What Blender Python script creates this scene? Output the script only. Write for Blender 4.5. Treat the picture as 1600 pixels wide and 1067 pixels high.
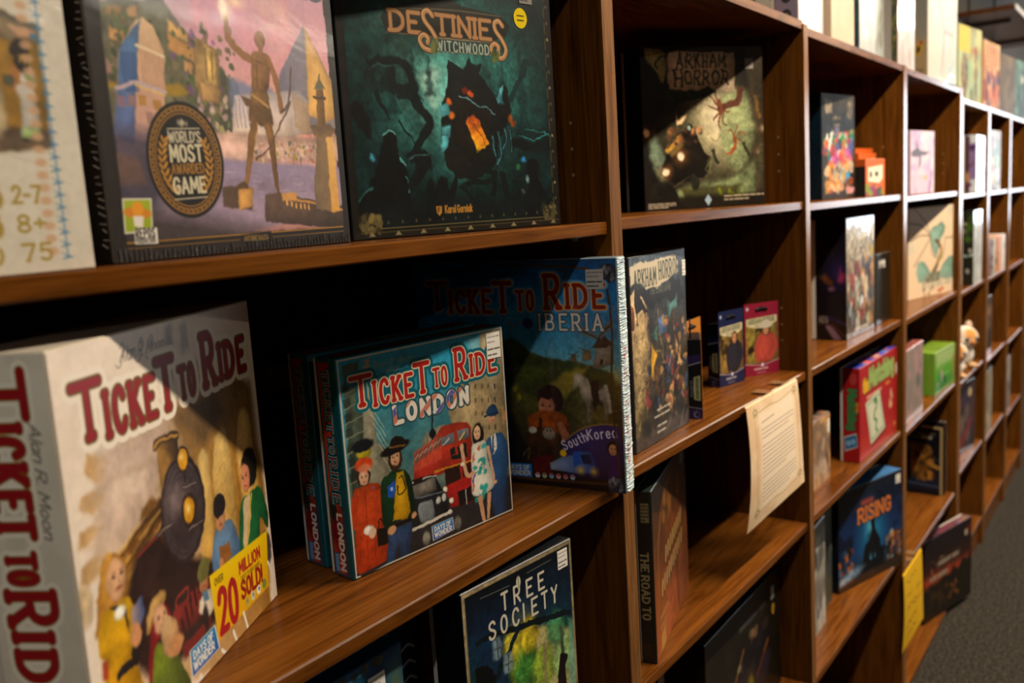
import bpy, math, random
import numpy as np
from mathutils import Vector, Matrix

random.seed(7)
RNG = np.random.default_rng(11)
for o in list(bpy.data.objects): bpy.data.objects.remove(o, do_unlink=True)
SC = bpy.context.scene
COL = SC.collection
HZ = 1.4406                      # eye height of the photographer, metres

# ------------------------------------------------------------------ camera
cam_data = bpy.data.cameras.new('camera')
cam_data.sensor_fit = 'HORIZONTAL'; cam_data.sensor_width = 36.0
cam_data.lens = 1400.365 / 1600 * 36
cam_data.clip_start = 0.05; cam_data.clip_end = 60
cam = bpy.data.objects.new('camera', cam_data); COL.objects.link(cam)
R_ = Vector((0.584744, -0.808882, -0.061514)); U_ = Vector((0.153355, 0.035762, 0.987524)); F_ = Vector((0.796591, 0.586882, -0.144957))
M_ = Matrix(((R_.x, U_.x, -F_.x), (R_.y, U_.y, -F_.y), (R_.z, U_.z, -F_.z)))
cam.matrix_world = Matrix.Translation((0, -0.557, HZ)) @ M_.to_4x4()
cam_data.dof.use_dof = True
cam_data.dof.focus_distance = 0.98
cam_data.dof.aperture_fstop = 4.8
SC.camera = cam

# ------------------------------------------------------------------ exposure, world
SC.view_settings.view_transform = 'Standard'
SC.view_settings.look = 'None'
SC.view_settings.gamma = 1.0
SC.view_settings.use_curve_mapping = False
SC.view_settings.exposure = 0.12
W = bpy.data.worlds.new('dim_shop'); SC.world = W; W.use_nodes = True
W.node_tree.nodes['Background'].inputs[0].default_value = (1.0, 0.85, 0.7, 1)
W.node_tree.nodes['Background'].inputs[1].default_value = 0.002

# ------------------------------------------------------------------ ceiling lamps (tubes in rows over the aisle)
def tube(name, x, y, z, length, watts, colour, width=0.05):
    l = bpy.data.lights.new(name, 'AREA'); l.shape = 'RECTANGLE'
    l.size = length; l.size_y = width; l.energy = watts; l.color = colour
    o = bpy.data.objects.new(name, l); COL.objects.link(o)
    o.location = (x, y, z)
    return o
WARM = (1.0, 0.85, 0.66); NEUTRAL = (1.0, 0.90, 0.74)
for x, p, c in ((-0.3, 9.0, (1.0, .96, .88)), (1.75, 49.0, WARM), (3.25, 46.0, WARM), (4.7, 44.0, WARM), (6.3, 46.0, WARM)):
    tube('ceiling_tube', x, -0.73, HZ + 1.10, 1.1, p, c)
for x, p in ((0.1, 7.0), (3.45, 7.0), (5.0, 7.0)):
    tube('aisle_tube', x, -2.85, HZ + 1.10, 1.54, p, NEUTRAL)

# ------------------------------------------------------------------ materials
def nodes(name):
    m = bpy.data.materials.new(name); m.use_nodes = True
    nt = m.node_tree; return m, nt, nt.nodes['Principled BSDF']
def simple(name, col, rough=0.5, spec=0.5, noise=0.0, scale=40):
    m, nt, p = nodes(name)
    p.inputs['Roughness'].default_value = rough
    p.inputs['Specular IOR Level'].default_value = spec
    tc = nt.nodes.new('ShaderNodeTexCoord'); nz = nt.nodes.new('ShaderNodeTexNoise')
    nz.inputs['Scale'].default_value = scale; nz.inputs['Detail'].default_value = 4
    nt.links.new(tc.outputs['Object'], nz.inputs['Vector'])
    mx = nt.nodes.new('ShaderNodeMix'); mx.data_type = 'RGBA'; mx.blend_type = 'MIX'
    k = max(noise, 0.02)
    mx.inputs[6].default_value = tuple(c * (1 - k) for c in col) + (1,)
    mx.inputs[7].default_value = tuple(min(1, c * (1 + k)) for c in col) + (1,)
    nt.links.new(nz.outputs['Fac'], mx.inputs[0]); nt.links.new(mx.outputs[2], p.inputs['Base Color'])
    return m
def wood(name, axis, dark=(0.062, 0.0162, 0.0019), mid=(0.156, 0.0485, 0.0068), lite=(0.192, 0.067, 0.010), rough=0.24):
    m, nt, p = nodes(name); N = nt.nodes.new; L = nt.links.new
    tc = N('ShaderNodeTexCoord'); mp = N('ShaderNodeMapping'); L(tc.outputs['Object'], mp.inputs[0])
    s = [16, 16, 16]; s[axis] = 1.1; mp.inputs['Scale'].default_value = s
    info = N('ShaderNodeObjectInfo'); L(info.outputs['Random'], mp.inputs['Location'])
    n1 = N('ShaderNodeTexNoise'); n1.inputs['Scale'].default_value = 3.2; n1.inputs['Detail'].default_value = 7
    n1.inputs['Roughness'].default_value = 0.62; n1.inputs['Distortion'].default_value = 1.3
    L(mp.outputs[0], n1.inputs['Vector'])
    cr = N('ShaderNodeValToRGB'); L(n1.outputs['Fac'], cr.inputs[0])
    e = cr.color_ramp.elements
    e[0].position = .28; e[0].color = dark + (1,); e[1].position = .74; e[1].color = lite + (1,)
    x = e.new(.5); x.color = mid + (1,)
    mp2 = N('ShaderNodeMapping'); L(tc.outputs['Object'], mp2.inputs[0])
    s2 = [130, 130, 130]; s2[axis] = 5; mp2.inputs['Scale'].default_value = s2
    n2 = N('ShaderNodeTexNoise'); n2.inputs['Scale'].default_value = 2.0; n2.inputs['Detail'].default_value = 3
    L(mp2.outputs[0], n2.inputs['Vector'])
    mr = N('ShaderNodeMapRange'); mr.inputs[1].default_value = .35; mr.inputs[2].default_value = .6
    mr.inputs[3].default_value = .72; mr.inputs[4].default_value = 1.06
    L(n2.outputs['Fac'], mr.inputs[0])
    mx = N('ShaderNodeMix'); mx.data_type = 'RGBA'; mx.blend_type = 'MULTIPLY'; mx.inputs[0].default_value = 1
    L(cr.outputs[0], mx.inputs[6]); L(mr.outputs[0], mx.inputs[7]); L(mx.outputs[2], p.inputs['Base Color'])
    p.inputs['Roughness'].default_value = rough; p.inputs['Specular IOR Level'].default_value = .08
    bp = N('ShaderNodeBump'); bp.inputs['Strength'].default_value = .05; bp.inputs['Distance'].default_value = .002
    L(n2.outputs['Fac'], bp.inputs['Height']); L(bp.outputs[0], p.inputs['Normal'])
    return m
def card(name, rough=0.42, spec=0.45, coat=0.0, wrinkle=0.0, wscale=14):
    m, nt, p = nodes(name); N = nt.nodes.new; L = nt.links.new
    at = N('ShaderNodeAttribute'); at.attribute_name = 'Col'
    tc = N('ShaderNodeTexCoord'); nz = N('ShaderNodeTexNoise'); nz.inputs['Scale'].default_value = 900
    L(tc.outputs['Object'], nz.inputs['Vector'])
    mr = N('ShaderNodeMapRange'); mr.inputs[3].default_value = .93; mr.inputs[4].default_value = 1.07
    L(nz.outputs['Fac'], mr.inputs[0])
    mx = N('ShaderNodeMix'); mx.data_type = 'RGBA'; mx.blend_type = 'MULTIPLY'; mx.inputs[0].default_value = 1
    L(at.outputs['Color'], mx.inputs[6]); L(mr.outputs[0], mx.inputs[7]); L(mx.outputs[2], p.inputs['Base Color'])
    p.inputs['Roughness'].default_value = rough; p.inputs['Specular IOR Level'].default_value = spec
    if coat:
        p.inputs['Coat Weight'].default_value = coat; p.inputs['Coat Roughness'].default_value = 0.09
        w = N('ShaderNodeTexNoise'); w.inputs['Scale'].default_value = wscale; w.inputs['Detail'].default_value = 3
        w.inputs['Distortion'].default_value = 2.0; L(tc.outputs['Object'], w.inputs['Vector'])
        bp = N('ShaderNodeBump'); bp.inputs['Strength'].default_value = wrinkle; bp.inputs['Distance'].default_value = .004
        L(w.outputs['Fac'], bp.inputs['Height']); L(bp.outputs[0], p.inputs['Coat Normal'])
    return m
MAT = dict(
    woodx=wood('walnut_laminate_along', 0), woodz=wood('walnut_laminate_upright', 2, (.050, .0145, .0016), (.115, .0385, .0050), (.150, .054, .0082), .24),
    band=wood('walnut_edge_band', 2, (.10, .036, .009), (.215, .092, .028), (.27, .125, .042), .24),
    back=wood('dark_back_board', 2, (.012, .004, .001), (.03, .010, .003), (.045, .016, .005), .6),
    card=card('printed_card', .48, .28), satin=card('satin_card', .36, .4),
    film=card('tight_film_on_card', .45, .3, .9, .05), wrap=card('film_wrapped_card', .45, .3, .8, .25), wrapc=card('creased_film_on_card', .4, .4, 1.0, .9, 60),
    matte=card('matte_card', .6, .08), paper=card('printed_paper', .8, .15), cloth=card('plush_cloth', .95, .05))


# ------------------------------------------------------------------ painting toolkit (a printed picture is a fine grid of coloured vertices)
def hx(c):
    if isinstance(c, str):
        c = c.lstrip('#')
        if len(c) == 3: c = ''.join(a * 2 for a in c)
        return np.array([int(c[i:i+2], 16) / 255 for i in (0, 2, 4)])
    return np.array(c, float)
def lin(a): return np.where(a <= .04045, a / 12.92, ((np.clip(a, 0, 4) + .055) / 1.055) ** 2.4)
def ease(p, closed=False, n=6):
    p = [np.array(q, float) for q in p]; out = []; k = len(p)
    for i in range(k if closed else k - 1):
        if closed: a, b, c, d = p[i-1], p[i], p[(i+1) % k], p[(i+2) % k]
        else: a, b, c, d = p[max(i-1, 0)], p[i], p[i+1], p[min(i+2, k-1)]
        for t in np.linspace(0, 1, n, endpoint=False):
            out.append(.5 * ((2*b) + (c-a)*t + (2*a-5*b+4*c-d)*t*t + (3*b-a-3*c+d)*t**3))
    if not closed: out.append(p[-1])
    return [tuple(q) for q in out]
def fbm(h, w, cell, seed, octaves=4):
    g = np.random.default_rng(seed); out = np.zeros((h, w)); amp = 1; tot = 0
    for o in range(octaves):
        c = max(cell / 2**o, 1.5); gh, gw = int(h / c) + 3, int(w / c) + 3
        r = g.random((gh, gw)); y = np.arange(h) / c; x = np.arange(w) / c
        yi, xi = y.astype(int), x.astype(int); fy = (y - yi)[:, None]; fx = (x - xi)[None]
        fy = fy*fy*(3-2*fy); fx = fx*fx*(3-2*fx)
        a = r[yi][:, xi]; b = r[yi][:, xi+1]; c2 = r[yi+1][:, xi]; d = r[yi+1][:, xi+1]
        out += amp * ((a*(1-fx)+b*fx)*(1-fy) + (c2*(1-fx)+d*fx)*fy); tot += amp; amp *= .5
    return out / tot
GLYPH = {
'A':'-0,0 3.5,10 7,0|-1.2,3.5 5.8,3.5','B':'-0,0 0,10|~0,10 4.5,9.8 5.6,7.7 4.2,5.4 0,5.2|~0,5.2 5,5 6.4,2.7 5,.2 0,0',
'C':'~6,8 4.8,9.7 3,10 1,8.7 0,5 1,1.3 3,0 4.8,.3 6,2','D':'-0,0 0,10|~0,10 3.5,9.7 6,7.5 6.5,5 6,2.5 3.5,.3 0,0',
'E':'-5.2,10 0,10 0,0 5.2,0|-0,5.2 4,5.2','F':'-5.2,10 0,10 0,0|-0,5.2 4,5.2','G':'~6,8 4.8,9.7 3,10 1,8.7 0,5 1,1.3 3,0 4.8,.3 6,2|-6,1.6 6,4.6 3.6,4.6',
'H':'-0,0 0,10|-6,0 6,10|-0,5 6,5','I':'-0,0 0,10','J':'~4,10 4,2.5 3,.3 1.2,.2 0,2','K':'-0,0 0,10|-5.8,10 0,4.2|-1.8,5.8 6,0','L':'-0,10 0,0 5,0',
'M':'-0,0 .6,10 4,3 7.4,10 8,0','N':'-0,0 0,10 6,0 6,10','O':'~3.2,10 1,8.8 0,5 1,1.2 3.2,0 5.4,1.2 6.4,5 5.4,8.8 3.2,10',
'P':'-0,0 0,10|~0,10 4.5,9.8 6,7.4 4.5,4.9 0,4.6','Q':'~3.2,10 1,8.8 0,5 1,1.2 3.2,0 5.4,1.2 6.4,5 5.4,8.8 3.2,10|-4,2.5 6.5,-.8',
'R':'-0,0 0,10|~0,10 4.5,9.8 6,7.4 4.5,4.9 0,4.6|-2.8,4.7 6.3,0','S':'~5.6,8.3 4.5,9.7 2.8,10 .8,9 .4,7.3 2,5.6 4.3,4.5 5.8,2.8 5,.8 3,0 1,.4 0,1.8',
'T':'-0,10 6.4,10|-3.2,10 3.2,0','U':'~0,10 0,6 .1,2.6 1,.6 3,0 5,.6 5.9,2.6 6,6 6,10','V':'-0,10 3.3,0 6.6,10','W':'-0,10 2.2,0 4.6,8 7,0 9.2,10',
'X':'-0,0 6,10|-0,10 6,0','Y':'-0,10 3.2,5 6.4,10|-3.2,5 3.2,0','Z':'-0,10 6,10 0,0 6,0',
'a':'~4.4,6.4 2.4,6.7 .4,5.2 0,3 .8,.5 2.4,0 4,1.4 4.5,3.4|-4.5,6.6 4.5,0','c':'~4.4,5.6 2.6,6.7 .6,5.4 0,3.3 .6,1 2.6,0 4.4,1.1','d':'~4.5,5 2.6,6.6 .6,5.4 0,3 .8,.5 2.4,0 4,1.4 4.5,3|-4.5,10 4.5,0',
'e':'~.3,3.5 4.6,3.6 4,5.9 2.4,6.7 .6,5.4 0,3 1,.5 2.8,0 4.5,1','f':'~3.6,9.6 2.2,9.8 1.6,8.4 1.6,4 1.6,0|-0,6.4 3.4,6.4','g':'~4.4,6.2 2.4,6.7 .4,5.2 .4,2.4 2.4,1 4.4,3|~4.5,6.6 4.5,0 3.6,-2.6 1,-2.4','h':'-0,0 0,10|~0,4.4 1.4,6.4 3.2,6.6 4.2,5 4.3,0',
'i':'-0,0 0,6.6|-0,8.6 0,9.2','k':'-0,0 0,10|-4,6.6 0,3|-1.2,4 4.3,0','l':'-0,0 0,10','m':'-0,0 0,6.6|~0,4.6 1.4,6.4 2.7,6.2 3.2,4.6 3.2,0|~3.2,4.6 4.6,6.4 6,6.2 6.4,4.6 6.4,0','n':'-0,0 0,6.6|~0,4.6 1.4,6.4 3.2,6.6 4.2,5 4.3,0',
'o':'~2.4,6.7 .6,5.6 0,3.3 .6,1 2.4,0 4.2,1 4.8,3.3 4.2,5.6 2.4,6.7','r':'-0,0 0,6.6|~0,4 1.2,6 3.2,6.6','s':'~4,5.6 2.4,6.7 .5,5.8 .9,4.2 3.4,2.8 4,1.2 2.4,0 0,.9','t':'-1.6,9.4 1.6,1.4 3.6,.1|-0,6.6 3.6,6.6','u':'~0,6.6 0,2.4 .8,.3 2.4,0 4,1.4 4.4,3|-4.4,6.6 4.4,0','y':'-0,6.6 2.3,0|-4.6,6.6 1.4,-2.8',
'0':'~3,10 .9,8.8 0,5 .9,1.2 3,0 5.1,1.2 6,5 5.1,8.8 3,10','1':'-.4,8.2 2.2,10 2.2,0','2':'~.2,7.6 1.2,9.6 3.2,10 5.2,9 5.4,6.8 3.6,4 0,0|-0,0 5.8,0','3':'~.4,9 2.6,10 5,9 5,6.6 2.6,5.3|~2.6,5.3 5.4,4.6 5.6,1.6 3,0 .2,1',
'4':'-4.4,0 4.4,10 0,3 6,3','5':'-5,10 .8,10 .5,5.6|~.5,5.6 3,6.4 5.5,4.6 5.3,1.4 2.8,0 .2,1','6':'~5,9.6 2,8.6 .2,5 .6,1.2 3,0 5.4,1.4 5.4,4.4 3,5.6 .6,4','7':'-0,10 5.8,10 1.8,0','8':'~3,10 .8,8.8 1,6.4 3,5.3 5.4,3.6 5.4,1.2 3,0 .6,1.2 .6,3.6 3,5.3 5,6.4 5.2,8.8 3,10','9':'~5.4,6 3,4.4 .6,5.6 .6,8.6 3,10 5.4,8.8 5.8,5 4,1.4 1,.4',
'!':'-0,10 0,3|-0,.6 0,0','.':'-0,.6 0,0','+':'-0,5 5,5|-2.5,7.5 2.5,2.5','-':'-0,4.5 4,4.5',"'":'-0,10 0,7.6','&':'~6,0 1.4,7 2,9.6 3.6,9.6 4,7.8 .4,3 1,.4 3,0 6,4',
}
def glyph(ch):
    segs = []; wmax = 0
    for part in GLYPH[ch].split('|'):
        pts = [tuple(float(v) for v in q.split(',')) for q in part[1:].split()]
        wmax = max(wmax, max(p[0] for p in pts))
        if part[0] == '~': pts = ease(pts, n=4)
        segs.append(pts)
    return segs, wmax
class Cv:
    """a picture: 1000 units wide, y down"""
    def __init__(s, aspect, res, base='#000', gain=(1, 1, 1)):
        s.W = res; s.H = max(int(round(res * aspect)), 4); s.k = res / 1000; s.gain = np.array(gain, float)
        s.Y, s.X = np.mgrid[0:s.H, 0:s.W].astype(np.float32); s.X /= s.k; s.Y /= s.k
        s.a = np.zeros((s.H, s.W, 3)); s.a[:] = hx(base); s.asp = aspect; s.seed = 1
    def _sl(s, x0, y0, x1, y1):
        k = s.k
        return (slice(max(int(y0*k), 0), max(min(int(y1*k) + 2, s.H), 0)), slice(max(int(x0*k), 0), max(min(int(x1*k) + 2, s.W), 0)))
    def _put(s, sl, m, col, tex=0, form=None):
        if m.size == 0: return
        if callable(col): c = col(s.X[sl], s.Y[sl])
        elif isinstance(col, tuple) and isinstance(col[0], str):      # vertical blend of two inks over the shape
            y = s.Y[sl]; t = (y - y.min()) / max(y.max() - y.min(), 1); c = hx(col[0]) * (1 - t[..., None]) + hx(col[1]) * t[..., None]
        elif isinstance(col, list):                                   # horizontal blend
            x = s.X[sl]; t = (x - x.min()) / max(x.max() - x.min(), 1); c = hx(col[0]) * (1 - t[..., None]) + hx(col[1]) * t[..., None]
        else: c = hx(col)
        if tex:
            s.seed += 1; n = fbm(m.shape[0], m.shape[1], max(40 * s.k, 3), s.seed, 3); c = c * (1 + tex * (n[..., None] - .5) * 2)
        if form is not None: c = np.clip(c * form[..., None], 0, 1)                # brushed roundness of a drawn figure
        s.a[sl] = s.a[sl] * (1 - m[..., None]) + c * m[..., None]
    def wash(s, fn): s.a[:] = fn(s.X, s.Y)
    def stops(s, *st, axis='y'):
        v = (s.Y if axis == 'y' else s.X); ps = [p for p, c in st]; cs = np.array([hx(c) for p, c in st])
        for i in range(3): s.a[..., i] = np.interp(v, ps, cs[:, i])
    def cloud(s, col, cell, lo, hi, a=1, seed=3, box=None):
        sl = s._sl(*box) if box else (slice(0, s.H), slice(0, s.W)); sh = s.a[sl].shape
        if sh[0] < 1 or sh[1] < 1: return
        n = fbm(sh[0], sh[1], max(cell * s.k, 2), seed); m = np.clip((n - lo) / (hi - lo), 0, 1) * a
        if box:
            x = s.X[sl]; y = s.Y[sl]; e = .18
            fx = np.minimum(x - box[0], box[2] - x) / (e * (box[2] - box[0])); fy = np.minimum(y - box[1], box[3] - y) / (e * (box[3] - box[1]))
            m = m * np.clip(np.minimum(fx, fy), 0, 1)
        s._put(sl, m, col)
    def poly(s, pts, col, soft=1.5, a=1, smooth=False, tex=0):
        if smooth: pts = ease(pts, True)
        P = np.array(pts, float); pad = soft + 2 / s.k
        sl = s._sl(P[:, 0].min()-pad, P[:, 1].min()-pad, P[:, 0].max()+pad, P[:, 1].max()+pad)
        x, y = s.X[sl], s.Y[sl]
        if x.size == 0: return
        ins = np.zeros(x.shape, bool); d2 = np.full(x.shape, 1e9)
        for i in range(len(P)):
            (ax, ay), (bx, by) = P[i-1], P[i]; ex, ey = bx-ax, by-ay; L = ex*ex + ey*ey + 1e-9
            t = np.clip(((x-ax)*ex + (y-ay)*ey) / L, 0, 1); d2 = np.minimum(d2, (x-ax-t*ex)**2 + (y-ay-t*ey)**2)
            if ay != by:
                c = (ay > y) != (by > y); ins ^= c & (x < (bx-ax)*(y-ay)/(by-ay) + ax)
        d = np.sqrt(d2) * np.where(ins, 1, -1); w = max(soft, .6 / s.k)
        form = None
        if (tex or smooth) and not callable(col):
            q = max(np.sqrt(max(ins.sum(), 1)) / s.k * .16, 4); form = (1.07 - .26 * np.exp(-np.clip(d, 0, None) / q)) * (1 + .13 * (1 - 2 * (x - x.min()) / max(x.max() - x.min(), 1)))
        s._put(sl, np.clip(.5 + d / (2*w), 0, 1) * a, col, tex, form)
    def ell(s, cx, cy, rx, ry, col, soft=1.5, a=1, rot=0, tex=0):
        r = max(rx, ry) + soft + 2 / s.k; sl = s._sl(cx-r, cy-r, cx+r, cy+r); x, y = s.X[sl]-cx, s.Y[sl]-cy
        if x.size == 0: return
        c, n = math.cos(rot), math.sin(rot); u = (x*c + y*n) / rx; v = (-x*n + y*c) / ry
        q = np.sqrt(u*u + v*v) + 1e-6; d = (1 - q) * min(rx, ry); w = max(soft, .6 / s.k)
        form = (1.08 - .24 * np.clip(q, 0, 1.2)**3) * (1 - .10 * np.clip(u, -1, 1) - .06 * np.clip(v, -1, 1)) if tex else None
        s._put(sl, np.clip(.5 + d / (2*w), 0, 1) * a, col, tex, form)
    def glow(s, cx, cy, r, col, a=1, ry=None, p=1.5):
        ry = ry or r; sl = s._sl(cx-r, cy-ry, cx+r, cy+ry); x, y = s.X[sl]-cx, s.Y[sl]-cy
        if x.size: s._put(sl, np.clip(1 - np.sqrt((x/r)**2 + (y/ry)**2), 0, 1)**p * a, col)
    def dist(s, sl, lines, taper=None):
        x, y = s.X[sl], s.Y[sl]; d2 = np.full(x.shape, 1e9)
        for L in lines:
            for (ax, ay), (bx, by) in zip(L[:-1], L[1:]):
                ex, ey = bx-ax, by-ay; q = ex*ex + ey*ey + 1e-9; t = np.clip(((x-ax)*ex + (y-ay)*ey) / q, 0, 1)
                d2 = np.minimum(d2, (x-ax-t*ex)**2 + (y-ay-t*ey)**2)
        return np.sqrt(d2)
    def line(s, pts, w, col, smooth=False, soft=1, a=1, w2=None, tex=0):
        if smooth: pts = ease(pts)
        if w2 is not None:                                            # tapering stroke becomes a polygon
            P = np.array(pts, float); T = np.gradient(P, axis=0); T /= np.linalg.norm(T, axis=1)[:, None] + 1e-9
            Nn = np.stack([-T[:, 1], T[:, 0]], 1) * np.linspace(w/2, w2/2, len(P))[:, None]
            return s.poly(list(map(tuple, P + Nn)) + list(map(tuple, (P - Nn)[::-1])), col, soft, a, tex=tex)
        P = np.array(pts, float); pad = w/2 + soft + 2 / s.k
        sl = s._sl(P[:, 0].min()-pad, P[:, 1].min()-pad, P[:, 0].max()+pad, P[:, 1].max()+pad)
        if s.X[sl].size == 0: return
        d = s.dist(sl, [pts]); v = max(soft, .6 / s.k)
        s._put(sl, np.clip(.5 + (w/2 - d) / (2*v), 0, 1) * a, col, tex)
    def text(s, t, x, y, h, col, w=None, wt=.16, out=None, serif=0, slant=0, rot=0, gap=.3, soft=.8, align=0, squash=1, out2=None):
        """baseline-left at x, y; h cap height; w fits the width; out = (ink, extra) outline"""
        adv = 0; items = []
        for ch in t:
            if ch == ' ': adv += 3.2; continue
            if ch not in GLYPH: ch = ch.upper()
            if ch not in GLYPH: adv += 2; continue
            segs, gw = glyph(ch)
            if serif:
                ends = []
                for g in segs:
                    for e in (g[0], g[-1]):
                        if abs(e[1]) < .01 or abs(e[1]-10) < .01: ends.append([(e[0]-serif, e[1]), (e[0]+serif, e[1])])
                segs = segs + ends
            items.append((adv, segs, gw)); adv += gw + gap * 10
        tot = max(adv - gap * 10, .1); sx = (w / tot) if w else h / 10 * squash; sy = h / 10
        if align: x = x - align * tot * sx
        c, n = math.cos(rot), math.sin(rot)
        def tf(px, py): a_ = px*sx + slant*py*sy; b_ = -py*sy; return (x + a_*c - b_*n, y + a_*n + b_*c)
        hw = wt * h / 2; ext = max((out[1] if out else 0), (out2[1] if out2 else 0))
        jobs = []
        for ad, segs, gw in items:
            L = [[tf(ad + p[0], p[1]) for p in g] for g in segs]
            A = np.array([p for g in L for p in g]); pad = hw + ext + 2 + 2 / s.k
            sl = s._sl(A[:, 0].min()-pad, A[:, 1].min()-pad, A[:, 0].max()+pad, A[:, 1].max()+pad)
            if s.X[sl].size: jobs.append((sl, s.dist(sl, L)))
        v = max(soft, .6 / s.k)
        for o in (out2, out):
            if o:
                for sl, d in jobs: s._put(sl, np.clip(.5 + (hw + o[1] - d) / (2*v), 0, 1), o[0])
        for sl, d in jobs: s._put(sl, np.clip(.5 + (hw - d) / (2*v), 0, 1), col)
        return tot * sx
    def rows(s, x0, y0, x1, y1, n, col, w=4, a=.8, seed=5):           # lines of small print
        g = np.random.default_rng(seed)
        for i in range(n):
            y = y0 + (y1 - y0) * (i + .5) / n; x = x0; e = x1 if i < n - 1 else x0 + (x1 - x0) * g.uniform(.4, .9)
            while x < e:
                l = g.uniform(w * 2, w * 6); s.line([(x, y), (min(x + l, e), y)], w, col, a=a, soft=w * .3); x += l + w * 1.4
    def sticker(s, x, y, w, h, col='#d9d4cc', seed=2):                # white price label
        s.poly([(x, y), (x+w, y), (x+w, y+h), (x, y+h)], col); s.rows(x+w*.1, y+h*.1, x+w*.9, y+h*.45, 2, '#77706a', max(w*.04, 2), .8, seed)
        s.rows(x+w*.12, y+h*.5, x+w*.9, y+h*.9, 2, '#55504a', max(w*.06, 3), .8, seed+1)
    def crowd(s, x0, y0, x1, y1, n, inks, r, seed=4, soft=3):         # many small dabs of colour
        g = np.random.default_rng(seed)
        for i in range(n):
            cx, cy = g.uniform(x0, x1), g.uniform(y0, y1); q = r * g.uniform(.5, 1.3)
            s.ell(cx, cy, q, q * g.uniform(.7, 1.8), inks[int(g.integers(len(inks)))], soft, g.uniform(.6, 1), g.uniform(-.6, .6))
    def person(s, x, top, h, skin, hair, coat, legs, wide=.17, face=0, hat=None):
        """a small full-length figure, head at the top"""
        hd = h * .075; s.line([(x-h*.03, top+h*.55), (x-h*.04, top+h)], h*.07, legs, w2=h*.05); s.line([(x+h*.04, top+h*.55), (x+h*.05, top+h)], h*.07, legs, w2=h*.05)
        s.poly([(x-h*wide*.4, top+h*.16), (x+h*wide*.4, top+h*.16), (x+h*wide*.55, top+h*.6), (x-h*wide*.55, top+h*.6)], coat, 2, tex=.15)
        s.ell(x, top+hd*.95, hd*.8, hd, hair, 1.5); s.ell(x+face*hd*.3, top+hd*1.1, hd*.56, hd*.76, skin, 1.2)
        if hat: s.ell(x, top+hd*.35, hd*1.3, hd*.3, hat, 1.2); s.ell(x, top, hd*.75, hd*.5, hat, 1.2)
    def brush(s, warp=3.0, cell=26, grain=.16, seed=77):
        """loosen the drawing: wobble every outline a little and lay in brush texture"""
        h, w = s.H, s.W; k = s.k; dx = (fbm(h, w, max(cell*k, 2), seed) - .5) * 4 * warp * k; dy = (fbm(h, w, max(cell*k, 2), seed+1) - .5) * 4 * warp * k
        yy, xx = np.mgrid[0:h, 0:w]; X = np.clip(xx + dx, 0, w-1.001); Y = np.clip(yy + dy, 0, h-1.001); xi = X.astype(int); yi = Y.astype(int); fx = (X-xi)[..., None]; fy = (Y-yi)[..., None]
        s.a = (s.a[yi, xi]*(1-fx) + s.a[yi, xi+1]*fx)*(1-fy) + (s.a[yi+1, xi]*(1-fx) + s.a[yi+1, xi+1]*fx)*fy
        n = fbm(h, w, max(14*k, 2), seed+2, 3) - .5; n2 = fbm(h, w, max(70*k, 3), seed+3, 3) - .5
        q = np.clip(1.15 - s.a.mean(-1)**1.5 * 1.2, .12, 1); s.a = np.clip(s.a * (1 + q*grain*2.2*n + q*grain*2.4*n2)[..., None], 0, 1)
    def final(s):
        return lin(np.clip(s.a, 0, 1)) * s.gain

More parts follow.
